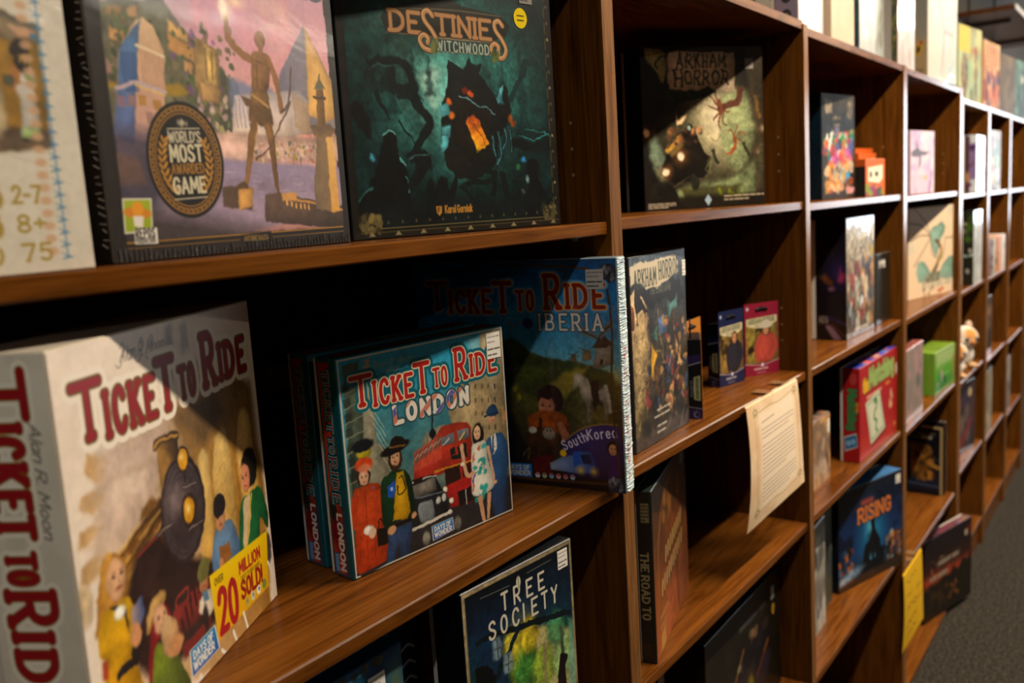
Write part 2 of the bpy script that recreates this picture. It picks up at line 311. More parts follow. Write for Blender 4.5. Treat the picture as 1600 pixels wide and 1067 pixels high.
# ------------------------------------------------------------------ mesh toolkit
class MB:
    def __init__(s): s.v = []; s.f = []; s.m = []; s.c = []; s.n = 0; s.q = []
    def add(s, verts, faces, mat=0, col=(.5, .5, .5)):
        o = s.n; s.v.append(np.array(verts, float)); s.n += len(verts)
        c = np.array(col, float); s.c.append(np.broadcast_to(c, (len(verts), 3)) if c.ndim == 1 else c)
        for f in faces: s.f.append([i + o for i in f]); s.m.append(mat)
    def box(s, x0, y0, z0, x1, y1, z1, mat=0, col=(.5, .5, .5), bev=0.0):
        if bev <= 0:
            V = [(x, y, z) for z in (z0, z1) for y in (y0, y1) for x in (x0, x1)]
            s.add(V, [(0, 2, 3, 1), (4, 5, 7, 6), (0, 1, 5, 4), (2, 6, 7, 3), (0, 4, 6, 2), (1, 3, 7, 5)], mat, col); return
        b = min(bev, (x1-x0)*.45, (y1-y0)*.45, (z1-z0)*.45); V = []; idx = {}
        for kx in (0, 1):
            for ky in (0, 1):
                for kz in (0, 1):
                    X = (x0, x1)[kx]; Y = (y0, y1)[ky]; Z = (z0, z1)[kz]; sx, sy, sz = (1-2*kx)*b, (1-2*ky)*b, (1-2*kz)*b
                    idx[kx, ky, kz] = len(V); V += [(X, Y+sy, Z+sz), (X+sx, Y, Z+sz), (X+sx, Y+sy, Z)]
        F = []; I = lambda a, k: idx[a] + k
        F += [[I((0,0,0),0), I((0,0,1),0), I((0,1,1),0), I((0,1,0),0)], [I((1,0,0),0), I((1,1,0),0), I((1,1,1),0), I((1,0,1),0)],
              [I((0,0,0),1), I((1,0,0),1), I((1,0,1),1), I((0,0,1),1)], [I((0,1,0),1), I((0,1,1),1), I((1,1,1),1), I((1,1,0),1)],
              [I((0,0,0),2), I((0,1,0),2), I((1,1,0),2), I((1,0,0),2)], [I((0,0,1),2), I((1,0,1),2), I((1,1,1),2), I((0,1,1),2)]]
        for a in (0, 1):
            for b_ in (0, 1):
                F += [[I((a,b_,0),0), I((a,b_,1),0), I((a,b_,1),1), I((a,b_,0),1)], [I((a,0,b_),0), I((a,1,b_),0), I((a,1,b_),2), I((a,0,b_),2)], [I((0,a,b_),1), I((1,a,b_),1), I((1,a,b_),2), I((0,a,b_),2)]]
        F += [[k, k+1, k+2] for k in idx.values()]
        s.add(V, F, mat, col)
    def picture(s, cv, o, ex, ez, mat=0, nrm=None, lift=0.0002):
        """lay a painted grid on a face: o top-left corner, ex to the right, ez downwards"""
        H, Wd = cv.H, cv.W; o = np.array(o, float); ex = np.array(ex, float); ez = np.array(ez, float)
        n = np.cross(ez, ex); n /= np.linalg.norm(n)
        u = np.linspace(0, 1, Wd); v = np.linspace(0, 1, H); V = (o + n*lift)[None, None] + ex[None, None]*u[None, :, None] + ez[None, None]*v[:, None, None]
        i = np.arange(H*Wd).reshape(H, Wd); q = np.stack([i[:-1, :-1], i[1:, :-1], i[1:, 1:], i[:-1, 1:]], -1).reshape(-1, 4) + s.n
        s.v.append(V.reshape(-1, 3)); s.c.append(cv.final().reshape(-1, 3)); s.n += H*Wd; s.q.append((q, mat))
    def tube(s, pts, r, seg=8, mat=0, col=(.5, .5, .5)):
        P = [Vector(p) for p in pts]; rr = r if isinstance(r, (list, tuple)) else [r]*len(P); V = []; F = []
        for i, p in enumerate(P):
            t = (P[min(i+1, len(P)-1)] - P[max(i-1, 0)]).normalized(); a = t.orthogonal().normalized(); b = t.cross(a)
            for k in range(seg): th = 2*math.pi*k/seg; V.append(tuple(p + (a*math.cos(th) + b*math.sin(th))*rr[i]))
        for i in range(len(P)-1):
            for k in range(seg): F.append([i*seg+k, i*seg+(k+1) % seg, (i+1)*seg+(k+1) % seg, (i+1)*seg+k])
        F += [list(range(seg))[::-1], [(len(P)-1)*seg+k for k in range(seg)]]
        s.add(V, F, mat, col)
    def ball(s, c, r, seg=20, rings=14, mat=0, col=(.5, .5, .5), fn=None):
        V = []; F = []; cc = []
        for j in range(rings+1):
            t = math.pi*j/rings
            for k in range(seg):
                p = 2*math.pi*k/seg; d = (math.sin(t)*math.cos(p), math.sin(t)*math.sin(p), math.cos(t))
                V.append((c[0]+r[0]*d[0], c[1]+r[1]*d[1], c[2]+r[2]*d[2])); cc.append(fn(d) if fn else col)
        for j in range(rings):
            for k in range(seg): F.append([j*seg+k, (j+1)*seg+k, (j+1)*seg+(k+1) % seg, j*seg+(k+1) % seg])
        s.add(V, F, mat, np.array(cc, float))
    def build(s, name, mats, parent=None, smooth=False):
        me = bpy.data.meshes.new(name); V = np.concatenate(s.v); me.vertices.add(len(V)); me.vertices.foreach_set('co', V.ravel())
        ls = [np.array([i for f in s.f for i in f], np.int32)] + [q.ravel().astype(np.int32) for q, m in s.q]
        tot = [np.array([len(f) for f in s.f], np.int32)] + [np.full(len(q), 4, np.int32) for q, m in s.q]
        mi = [np.array(s.m, np.int32)] + [np.full(len(q), m, np.int32) for q, m in s.q]
        ls = np.concatenate(ls); tot = np.concatenate(tot); mi = np.concatenate(mi)
        me.loops.add(len(ls)); me.loops.foreach_set('vertex_index', ls)
        st = np.concatenate([[0], np.cumsum(tot)[:-1]]).astype(np.int32)
        me.polygons.add(len(tot)); me.polygons.foreach_set('loop_start', st); me.polygons.foreach_set('loop_total', tot); me.polygons.foreach_set('material_index', mi)
        me.polygons.foreach_set('use_smooth', np.full(len(tot), bool(smooth)))
        at = me.attributes.new('Col', 'FLOAT_COLOR', 'POINT'); C4 = np.ones((len(V), 4), np.float32); C4[:, :3] = np.concatenate(s.c); at.data.foreach_set('color', C4.ravel())
        me.update(calc_edges=True); me.validate()
        for m in (mats if isinstance(mats, (list, tuple)) else [mats]): me.materials.append(m)
        ob = bpy.data.objects.new(name, me); COL.objects.link(ob)
        if parent: ob.parent = parent
        return ob
def tag(o, label, cat, group=None, kind=None):
    if label: o['label'] = label
    if cat: o['category'] = cat
    if group: o['group'] = group
    if kind: o['kind'] = kind
    return o
def thing(name, label, cat, loc, rz=0, group=None):
    o = bpy.data.objects.new(name, None); COL.objects.link(o); o.empty_display_size = .05
    o.location = loc; o.rotation_euler = (0, 0, rz); return tag(o, label, cat, group)
def inkc(c, g=(1, 1, 1)): return lin(hx(c)) * np.array(g)
def game_box(name, label, B, front=None, left=None, right=None, top=None, side='#222', gain=(1, 1, 1), mat='satin', cat='board game', group=None, rim=.0012, tray='#d8d0c4'):
    """a lidded box standing on a shelf: B = x, y, z (from eye height), turn, width, depth, height"""
    x, y, z, th, w, d, h = B
    t = thing(name, label, cat, (x, y, z + HZ), th, group); sc = inkc(side, gain); m = MB(); e = rim
    dl = d * .86 if d > .03 else d * .93
    m.box(0, 0, 0, w, dl, h, 0, sc, rim)
    if front: m.picture(front, (e, 0, h-e), (w-2*e, 0, 0), (0, 0, -(h-2*e)))
    if left: m.picture(left, (0, dl-e, h-e), (0, -(dl-2*e), 0), (0, 0, -(h-2*e)))
    if right: m.picture(right, (w, e, h-e), (0, dl-2*e, 0), (0, 0, -(h-2*e)))
    if top: m.picture(top, (e, dl-e, h), (w-2*e, 0, 0), (0, -(dl-2*e), 0))
    m.build('lid', MAT[mat], t)
    b = MB(); b.box(.0012, dl + .0001, .001, w-.0012, d, h-.001, 0, inkc(tray), .0008); b.build('tray', MAT['card'], t)
    return t
def sticker_part(t, x, z, w, h, y=0.0, seed=2, ink='#e6e0d6', gain=(1, 1, 1), name='price_sticker', label='white price sticker', round_=False, rx=0):
    c = Cv(h / w, 60, ink, gain)
    if round_:
        m = MB(); V = [(x, y-.0006, z)] + [(x + w/2*math.cos(a), y-.0006, z + h/2*math.sin(a)) for a in np.linspace(0, 2*math.pi, 25)[:-1]]
        m.add(V, [[0, i+1, (i+1) % 24 + 1] for i in range(24)], 0, inkc(ink, gain))
        for i, r in enumerate((.12, -.1)):
            m.box(x - w*.25, y-.0009, z + h*r - h*.03, x + w*.25, y-.0007, z + h*r + h*.03, 0, inkc('#6a5a10', gain))
    else:
        c.rows(80, 60*h/w, 920, 450*h/w, 2, '#7d766e', 60, .8, seed); c.rows(80, 520*h/w, 920, 950*h/w, 2, '#4a4540', 80, .85, seed+1)
        m = MB(); m.box(x, y-.0006, z, x+w, y-.0003, z+h, 0, inkc(ink, gain)); m.picture(c, (x, y-.0006, z+h), (w, 0, 0), (0, 0, -h))
    o = m.build(name, MAT['paper'], t); o['label'] = label; return o

# brightness gain of each printing
G = {k: (1, 1, 1) for k in 'ttr ttrs lon lons ibe ibes dest w7 wht ark lcg tree wyrm red rising pack misc misc2 top far dark dark2 titan road quest note note2 blue twins'.split()}
for k, g in dict(ttrs=2.0, ibe=1.6, ibes=1.2, dest=1.25, ark=1.2, w7=1.15, dark=.8, twins=1.7, top=.62, blue=1.8, lons=1.3, note=1.1).items(): G[k] = (g, g, g)


# ------------------------------------------------------------------ the room
def room():
    wallm = simple('warm_grey_wall_paint', (.13, .107, .084), .85, .2, .06, 6)
    ceilm = simple('ceiling_tile', (.30, .27, .23), .9, .1, .08, 60)
    X0, X1, Y0, Y1, Z1 = -2.6, 9.2, -4.6, 0.40, HZ + 1.22
    # carpet: loop pile in mixed greys and browns
    m, nt, p = nodes('carpet'); N = nt.nodes.new; L = nt.links.new
    tc = N('ShaderNodeTexCoord'); mp = N('ShaderNodeMapping'); mp.inputs['Scale'].default_value = (1, 1.5, 1); L(tc.outputs['Object'], mp.inputs[0])
    n1 = N('ShaderNodeTexNoise'); n1.inputs['Scale'].default_value = 85; n1.inputs['Detail'].default_value = 4; n1.inputs['Roughness'].default_value = .7; L(mp.outputs[0], n1.inputs['Vector'])
    cr = N('ShaderNodeValToRGB'); L(n1.outputs['Fac'], cr.inputs[0]); e = cr.color_ramp.elements
    e[0].position = .36; e[0].color = (.011, .0095, .0078, 1); e[1].position = .66; e[1].color = (.085, .068, .046, 1); x = e.new(.5); x.color = (.030, .026, .021, 1)
    L(cr.outputs[0], p.inputs['Base Color']); p.inputs['Roughness'].default_value = 1; p.inputs['Specular IOR Level'].default_value = .05
    bp = N('ShaderNodeBump'); bp.inputs['Strength'].default_value = .8; bp.inputs['Distance'].default_value = .006; L(n1.outputs['Fac'], bp.inputs['Height']); L(bp.outputs[0], p.inputs['Normal'])
    b = MB(); b.box(X0, Y0, -.05, X1, Y1, 0); tag(b.build('floor', m), 'grey brown loop pile carpet floor', 'floor', kind='structure')
    b = MB(); b.box(X0, Y0, Z1, X1, Y1, Z1+.05); tag(b.build('ceiling', ceilm), 'plain tiled ceiling above the aisle', 'ceiling', kind='structure')
    b = MB(); b.box(X0, Y1, 0, X1, Y1+.08, Z1); tag(b.build('wall_back', wallm), 'warm grey wall behind the bookcases', 'wall', kind='structure')
    b = MB(); b.box(X0, Y0-.08, 0, X1, Y0, Z1); tag(b.build('wall_front', wallm), 'warm grey wall across the aisle', 'wall', kind='structure')
    b = MB(); b.box(X0-.08, Y0, 0, X0, Y1, Z1); tag(b.build('wall_left', wallm), 'warm grey wall at the near end', 'wall', kind='structure')
    wy0, wy1, wz0, wz1 = WIN
    b = MB(); b.box(X1, Y0, 0, X1+.1, wy0, Z1); b.box(X1, wy1, 0, X1+.1, Y1, Z1); b.box(X1, wy0, 0, X1+.1, wy1, wz0); b.box(X1, wy0, wz1, X1+.1, wy1, Z1)
    tag(b.build('wall_right', wallm), 'warm grey end wall with the shop window', 'wall', kind='structure')
    fr = simple('window_frame_paint', (.6, .58, .55), .4, .5)
    b = MB(); f = .05
    for a in ((wy0, wz0, wy1, wz0+f), (wy0, wz1-f, wy1, wz1), (wy0, wz0, wy0+f, wz1), (wy1-f, wz0, wy1, wz1), ((wy0+wy1)/2-.02, wz0, (wy0+wy1)/2+.02, wz1)):
        b.box(X1+.01, a[0], a[1], X1+.06, a[2], a[3])
    w = tag(b.build('window_1', fr), 'bright shop window in the end wall', 'window', kind='structure')
    m, nt, p = nodes('daylight_pane'); p.inputs['Base Color'].default_value = (.02, .02, .02, 1); p.inputs['Emission Color'].default_value = (.86, .93, 1, 1); p.inputs['Emission Strength'].default_value = WIN_E
    b = MB(); b.box(X1+.062, wy0, wz0, X1+.068, wy1, wz1); b.build('pane', m, w)
WIN = (-2.7, -0.42, HZ - .42, HZ + .95); WIN_E = 10.0
room()

# ------------------------------------------------------------------ bookcases
TH = .0162; DEEP = .36
def panel(name, x0, x1, z0, z1, parent, holes=None):
    b = MB(); b.box(x0, 0, z0, x1, DEEP, z1, 0, bev=.0012)
    o = b.build(name, MAT['woodz'], parent)
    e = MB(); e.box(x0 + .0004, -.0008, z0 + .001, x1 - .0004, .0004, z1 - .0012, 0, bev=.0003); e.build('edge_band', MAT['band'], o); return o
MAT['hole'] = simple('brass_pin_sleeve', (.30, .19, .06), .45, .5)
def bookcase(name, label, x_start, uprights, bays, top_z, floor_z, kick):
    t = thing(name, label, 'bookcase', (x_start, 0, 0)); X = lambda v: v - x_start
    for k, (a, c) in enumerate(uprights):
        zt = top_z[min(k, len(top_z)-1)]
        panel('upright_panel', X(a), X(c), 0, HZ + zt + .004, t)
    for k, levels in enumerate(bays):
        a, c = X(uprights[k][1]), X(uprights[k+1][0])
        b = MB(); b.box(a, .001, HZ + top_z[k] - TH, c, DEEP, HZ + top_z[k], 0, bev=.001); b.build('top_board', MAT['woodx'], t)
        for z in levels:
            b = MB(); b.box(a + .0006, .004, HZ + z - TH, c - .0006, DEEP - .004, HZ + z, 0, bev=.0016); b.build('shelf', MAT['woodx'], t)
            # shelf pins below each end, and the row of empty sleeves above them
            for yy in (.05, .31):
                for xx, s in ((a, 1), (c, -1)): m = MB(); m.tube([(xx + s*.001, yy, HZ + z - TH - .004), (xx + s*.008, yy, HZ + z - TH - .004)], .0028, 8); m.build('shelf_pin', MAT['hole'], t)
        for z in levels[:2]:                                          # empty sleeves left on the inner face above a shelf
            for q in (.06, .092, .124): m = MB(); m.tube([(c - .0001, .05, HZ + z + q), (c - .0006, .05, HZ + z + q)], .0022, 8); m.build('pin_sleeve', MAT['hole'], t)
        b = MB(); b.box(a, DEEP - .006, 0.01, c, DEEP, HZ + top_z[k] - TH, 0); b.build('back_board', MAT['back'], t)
        zb = HZ + floor_z[k]
        b = MB(); b.box(a, .002, zb - TH, c, DEEP - .006, zb, 0, bev=.001); b.build('bottom_shelf', MAT['woodx'], t)
        if kick: b = MB(); b.box(a, .012, 0.0, c, .028, zb - TH, 0); b.build('kick_board', MAT['woodx'], t)
    return t
UP1 = [(-.062, -.034), (.976, 1.004), (1.7206, 1.7452), (2.506, 2.540), (3.285, 3.3105)]
bookcase('bookcase', 'long walnut brown bookcase of four wide bays filled with board games', -.062, UP1,
         [(-.0215, -.3584, -.672, -1.03), (-.0180, -.3467, -.6551, -1.000), (-.0215, -.349, -.6525, -1.008), (-.028, -.3573, -.669, -1.057)],
         (.312, .312, .303, .2996), (-1.4244, -1.4244, -1.4244, -1.4244), False)
UP2 = [(3.312, 3.336), (3.855, 3.895), (4.425, 4.465), (5.0, 5.03)]
bookcase('bookcase', 'narrower walnut bookcase at the far end of the row on a raised kick board', 3.312, UP2,
         [(-.041, -.374, -.690, -1.01), (-.042, -.381, -.709, -1.03), (-.044, -.390, -.724, -1.06)],
         (.2721, .2721, .270), (-1.325, -1.335, -1.345), True)


# ------------------------------------------------------------------ printed covers
def train_title(c, ink, edge, halo, e=5, hl=20, shade=None):
    J = [('T', 74, 84, 208, 118, .17), ('ICKE', 186, 206, 222, 96, .19), ('T', 424, 66, 218, 124, .17), ('TO', 530, 76, 210, 78, .17), ('R', 672, 58, 204, 138, .15), ('IDE', 772, 160, 202, 94, .19)]
    for t, x, w, y, h, wt in J:
        if shade: c.text(t, x + 12, y + 12, h, shade, w=w, wt=wt, serif=.8, out=(shade, hl), gap=.5)
    for t, x, w, y, h, wt in J: c.text(t, x, y, h, halo, w=w, wt=wt, serif=.8, out=(halo, hl), gap=.5)
    for t, x, w, y, h, wt in J: c.text(t, x, y, h, ink, w=w, wt=wt, serif=.8, out=(edge, e), gap=.5)
def signature(c, x, y, h, w, col, rot=0):
    c.text('Alan R. Moon', x, y, h, col, w=w, wt=.07, slant=.45, gap=.22, rot=rot)
    n, k = math.sin(rot), math.cos(rot); R = lambda a, b: (x + a*k - b*n, y + a*n + b*k)
    for q in (0, .42, .66): c.line([R(w*q + h*a, h*b) for a, b in ((-.5, .1), (-.3, .35), (.1, .2), (.5, -.5), (.75, -1.1), (.5, -1.25), (.25, -.9))], h*.06, col, smooth=True)
def publisher(c, P, blue='#0f7fb4', lo='#1b4c9e', rim='#d8d2c8', ink='#e8e0d0'):
    """blue publisher plate, P = its four corners"""
    P = np.array(P, float); m = P.mean(0); c.poly(m + (P - m) * 1.08, rim, 2); c.poly(P, (blue, lo), 2)
    (x0, y0), (x1, y1) = P[0], P[1]; w = math.hypot(x1-x0, y1-y0); h = math.hypot(*(P[3]-P[0])); r = math.atan2(y1-y0, x1-x0)
    d = (P[3]-P[0]) / h; R = lambda a, b: P[0] + (P[1]-P[0]) * a + d * h * b
    q = R(.1, .43); c.text('DAYS OF', q[0], q[1], h*.3, ink, w=w*.8, wt=.26, rot=r); q = R(.08, .86); c.text('WONDER', q[0], q[1], h*.32, ink, w=w*.84, wt=.26, rot=r)
def face(c, x, y, rx, ry, skin='#d09a70', hair=None, turn=0, lip='#9a3a30'):
    c.ell(x, y, rx, ry, skin, 2, tex=.06); c.ell(x - turn*rx*.4 - rx*.35, y + ry*.05, rx*.42, ry*.75, hx(skin)*.86, rx*.3, .5)
    for s in (-1, 1):
        c.ell(x + turn*rx*.35 + s*rx*.4, y - ry*.12, rx*.15, ry*.07, '#2a1a14', 1); c.line([(x + turn*rx*.35 + s*rx*.22, y - ry*.3), (x + turn*rx*.35 + s*rx*.58, y - ry*.28)], ry*.05, '#3a2418', a=.7)
    c.line([(x + turn*rx*.5, y - ry*.1), (x + turn*rx*.62, y + ry*.25), (x + turn*rx*.4, y + ry*.3)], rx*.09, hx(skin)*.72, a=.7)
    c.ell(x + turn*rx*.4, y + ry*.52, rx*.3, ry*.08, lip, 1)
def art_train():
    c = Cv(.98, 460, '#e9d6c2', G['ttr'])
    # soft station light behind the engine, with ticket-notch edges
    def sky(x, y):
        t = np.clip((x - 120) / 820, 0, 1)[..., None]; b = hx('#d9bda4') * (1-t) + hx('#8a5a1c') * t
        k = np.clip((y - 300) / 500, 0, 1)[..., None]; return b * (1-k*.25) + hx('#d8a560') * k*.25
    c.poly([(143, 258), (89, 245), (77, 281), (110, 315), (102, 330), (52, 328), (41, 349), (85, 381), (76, 400), (30, 402), (22, 433), (70, 455), (63, 467), (24, 477), (13, 509), (38, 521), (91, 512), (146, 863), (926, 1119), (983, 641), (975, 488), (947, 458), (950, 405), (899, 373), (853, 331), (933, 354), (950, 325), (889, 295), (860, 264), (916, 264), (904, 236), (766, 213), (609, 200), (467, 238), (321, 236), (215, 254)], sky, 12)
    for p in ([(143, 258), (89, 245), (77, 281), (110, 315), (155, 320), (166, 270)], [(102, 330), (52, 328), (41, 349), (85, 377), (143, 353)], [(76, 400), (30, 402), (22, 433), (60, 433), (116, 415)], [(63, 467), (24, 477), (13, 509), (38, 521), (91, 512), (118, 478)]): c.poly(p, ['#b98a4c', '#d6b48c'], 5, .9)
    c.poly([(145, 249), (464, 220), (424, 329), (338, 436), (228, 476), (104, 473), (117, 388)], '#d2b5a2', 40, .85, tex=.12)
    c.cloud('#a890a8', 130, .5, .75, .5, 5, (150, 260, 600, 700)); c.cloud('#efe0cc', 150, .5, .7, .6, 8, (100, 300, 560, 760))
    c.line([(54, 351), (167, 324), (345, 332)], 16, '#b99a80', a=.5, soft=8)
    # vaulted windows
    c.poly([(467, 238), (625, 130), (958, 251), (970, 529), (968, 701), (622, 649), (555, 439), (507, 336)], ('#7d5e38', '#b27a24'), 18, .9, tex=.1)
    c.poly([(484, 11), (518, 7), (515, 110), (454, 235), (430, 229)], '#8b7f86', 10, .6); c.poly([(565, 13), (600, 13), (598, 89), (554, 91)], '#8b8894', 8, .5)
    c.poly([(467, 238), (722, 223), (785, 315), (610, 364), (547, 315)], '#57412a', 24, .75)
    for P in ([(556, 449), (576, 395), (604, 374), (628, 383), (643, 422), (634, 578), (613, 722), (538, 708), (552, 548)], [(632, 521), (676, 383), (726, 347), (764, 364), (774, 470), (772, 628), (762, 705), (655, 682), (634, 597)], [(816, 482), (835, 367), (874, 320), (924, 348), (932, 475), (940, 605), (832, 609)]):
        c.poly(P, ('#e0bc72', '#c2913f'), 6, smooth=True, tex=.1)
    for i in range(9):
        c.line([(640+i*30, 430+40*(i % 3)), (690+i*30, 405+40*(i % 3))], 3, '#8a6a2c', a=.5); c.line([(650+i*28, 520+30*(i % 4)), (700+i*28, 500+30*(i % 4))], 3, '#8a6a2c', a=.5)
    c.line([(649, 394), (625, 689)], 14, '#a8742a', soft=5, a=.8); c.line([(796, 416), (805, 641)], 16, '#8a6124', soft=5, a=.8)
    # the locomotive
    c.poly([(390, 395), (370, 431), (228, 476), (115, 515), (56, 569), (125, 710), (246, 791), (399, 664)], ['#c58b34', '#5a3410'], 6, tex=.2)
    for a, b in (((342, 430), (143, 504)), ((357, 460), (162, 535)), ((359, 494), (186, 569))): c.line([a, b], 8, '#e6b763', a=.6, soft=3); c.line([(a[0]+8, a[1]+12), (b[0]+8, b[1]+12)], 5, '#3a2210', a=.8)
    c.poly([(321, 417), (279, 432), (266, 456), (306, 458), (353, 435)], '#7a5220', 5); c.poly([(226, 484), (190, 500), (213, 521), (256, 503)], '#6a4418', 5)
    c.poly([(231, 525), (335, 518), (389, 591), (610, 701), (588, 863), (453, 886), (233, 850), (102, 698)], '#2a1a16', 14, tex=.3)
    c.poly([(378, 293), (372, 364), (374, 424), (429, 408), (463, 393), (487, 299)], ['#a87a34', '#2f211c'], 3, tex=.1)
    c.poly([(358, 301), (373, 285), (418, 281), (457, 284), (488, 294), (484, 312), (439, 303), (395, 301), (368, 310)], '#4a3420', 2, smooth=True); c.line([(364, 302), (390, 293), (435, 293), (483, 303)], 6, '#c08c3e', smooth=True)
    q = (474, 498); c.ell(q[0], q[1], 118, 142, '#241b1e', 3, rot=.05); c.ell(q[0]-3, q[1], 108, 132, '#4b3f42', 3, rot=.05, tex=.1)
    for r in (100, 88, 78): c.ell(q[0]-4, q[1]+2, r, r*1.2, '#2e2528', 2, .8); c.ell(q[0]-4, q[1]+2, r-5, r*1.2-6, '#5a4c4c' if r > 80 else '#4a3d3f', 3, .9, tex=.1)
    c.glow(q[0]-45, q[1]-40, 70, '#a08c86', .6); c.ell(q[0]-20, q[1]+55, 60, 50, '#2a2022', 20, .6)
    q2 = (498, 512); c.ell(q2[0], q2[1], 40, 45, '#2c2018', 3); c.ell(q2[0], q2[1], 29, 34, '#c88a14', 3); c.glow(q2[0]-5, q2[1]-6, 24, '#ffe9a0', .9)
    for a, b in (((475, 444), (552, 453)), ((484, 562), (564, 563)), ((329, 519), (406, 515))): c.line([a, b], 10, '#2a2022'); c.line([a, b], 4, '#8d7d74')
    q = (497, 368); c.line([(496, 399), (496, 430)], 12, '#2a2022'); c.ell(q[0], q[1], 32, 37, '#33241a', 2); c.ell(q[0], q[1], 25, 30, '#d6951a', 2); c.glow(q[0]-4, q[1]-6, 20, '#ffe9a8', .9)
    # red buffer beam and cow-catcher
    c.poly([(357, 734), (512, 724), (601, 739), (593, 808), (412, 820), (350, 796)], ('#7a2420', '#541614'), 3, tex=.12)
    for i in range(6): a = (369, 798); c.line([(a[0]+i*26, a[1]-i*22), (a[0]+i*26+6, a[1]-i*22+58)], 12, '#2b100e')
    c.poly([(378, 846), (547, 833), (548, 862), (391, 881)], '#6a1c1a', 3); c.line([(377, 732), (388, 712), (441, 704), (441, 736)], 8, '#8a2c26', smooth=True); c.line([(235, 535), (322, 522)], 9, '#7a2a20')
    # travellers
    c.poly([(80, 521), (100, 493), (140, 491), (176, 515), (181, 567), (169, 600), (127, 603), (94, 640), (55, 642), (35, 647), (52, 597)], ('#c98a2c', '#a8702a'), 4, smooth=True, tex=.2)
    c.ell(*(17, 558), 26, 50, '#c9ab7e', 6, .8, tex=.3)
    q = (138, 550); face(c, q[0], q[1], 40, 50, '#d9a478', turn=.5); c.line([(120, 491), (93, 527), (91, 586)], 20, '#c98f34', smooth=True, soft=5)
    c.poly([(59, 622), (92, 604), (136, 608), (177, 612), (199, 662), (195, 708), (168, 757), (190, 836), (218, 1056), (49, 955), (31, 807), (67, 724), (40, 679)], ('#d9a512', '#b87608'), 4, smooth=True, tex=.14)
    c.poly([(97, 601), (126, 609), (162, 636), (161, 690), (149, 648)], '#2a2220', 3); c.ell(*(137, 631), 24, 18, '#e9e2d4', 5, tex=.2); c.line([(103, 767), (180, 765)], 22, '#241d1e'); c.ell(*(174, 755), 16, 26, '#201a1a', 2)
    c.poly([(180, 648), (234, 631), (231, 686), (198, 709), (176, 682)], ['#c8a090', '#1e3a6e'], 2); c.ell(*(186, 711), 24, 30, '#c98a5c', 3); c.poly([(51, 706), (70, 710), (65, 756), (43, 749)], '#a03c1c', 5)
    c.poly([(286, 688), (333, 699), (353, 755), (344, 793), (279, 776), (231, 915), (218, 841), (246, 734)], ('#9a1c24', '#6a1018'), 4, smooth=True, tex=.15)
    c.poly([(243, 695), (280, 660), (329, 661), (337, 679), (297, 693), (255, 722), (229, 733)], '#c79a58', 3, smooth=True); c.line([(236, 729), (283, 703), (331, 681)], 12, '#a0763c'); q = (299, 725); face(c, q[0], q[1], 32, 40, '#d7a17a', turn=.4)
    c.poly([(256, 784), (295, 788), (337, 824), (368, 876), (404, 976), (285, 1033), (229, 897)], ('#7d8c1c', '#3f4f12'), 3, smooth=True, tex=.15); c.ell(*(333, 787), 44, 50, '#b48a5c', 4, tex=.2); c.ell(*(321, 755), 26, 28, '#c7a070', 3); c.ell(*(354, 824), 40, 26, '#c98a58', 4)
    c.poly([(494, 770), (539, 755), (578, 767), (582, 822), (532, 835), (488, 798)], '#d2c2aa', 3, tex=.1); c.poly([(508, 741), (545, 744), (550, 788), (521, 783)], '#557a96', 3); q = (530, 727); face(c, q[0], q[1], 26, 32, '#b5764a', turn=.2); c.ell(*(537, 696), 40, 30, '#6d6a34', 3, rot=-.4); c.ell(*(521, 830), 16, 40, '#201a1a', 4)
    c.poly([(605, 652), (656, 609), (733, 624), (767, 687), (779, 749), (686, 763), (594, 733)], ('#6d8eae', '#3f5f86'), 3, smooth=True, tex=.1); c.poly([(640, 676), (706, 679), (712, 729), (643, 735)], '#8a5626', 4)
    q = (667, 594); face(c, q[0], q[1], 30, 36, '#c98e64', turn=-.2); c.ell(*(668, 558), 40, 34, '#1d1a1c', 3); c.ell(*(645, 724), 16, 18, '#c08050', 3)
    c.poly([(770, 709), (806, 600), (865, 590), (944, 589), (987, 668), (980, 738), (930, 687), (897, 780), (786, 756)], ('#1c6a34', '#0f4a26'), 3, smooth=True, tex=.12); c.poly([(825, 597), (875, 587), (866, 663), (817, 748), (791, 737)], '#d2b48c', 3); c.line([(883, 594), (812, 746)], 8, '#c9a82c')
    c.ell(*(890, 509), 56, 62, '#15110f', 4, tex=.3); q = (855, 533); face(c, q[0], q[1], 33, 46, '#c8815c', turn=-.3, lip='#b02030'); c.ell(*(952, 764), 24, 20, '#c98a60', 3); c.ell(*(948, 801), 40, 60, '#1d1a1c', 4, .8)
    c.brush(3, 24, .14)
    # sold banner, publisher plate
    P = [(564, 727), (968, 744), (939, 921), (577, 926)]; c.poly(P, ('#e8c400', '#dca000'), 2); r = math.atan2(P[1][1]-P[0][1], P[1][0]-P[0][0])
    def on(a, b): A = np.array(P); t = (A[0]*(1-a) + A[1]*a)*(1-b) + (A[3]*(1-a) + A[2]*a)*b; return t
    q = on(.06, .2); c.text('OVER', q[0], q[1], 18, '#3a2a10', w=52, wt=.18, rot=r); q = on(.06, .93); c.text('20', q[0], q[1], 118, '#a3161c', w=112, wt=.2, rot=r)
    q = on(.46, .34); c.text('MILLION', q[0], q[1], 34, '#a3161c', w=150, wt=.24, rot=r); q = on(.47, .46); c.text('TICKET TO RIDE GAMES', q[0], q[1], 11, '#5a3a10', w=140, wt=.16, rot=r); q = on(.47, .76); c.text('SOLD!', q[0], q[1], 50, '#8f1218', w=148, wt=.24, rot=r)
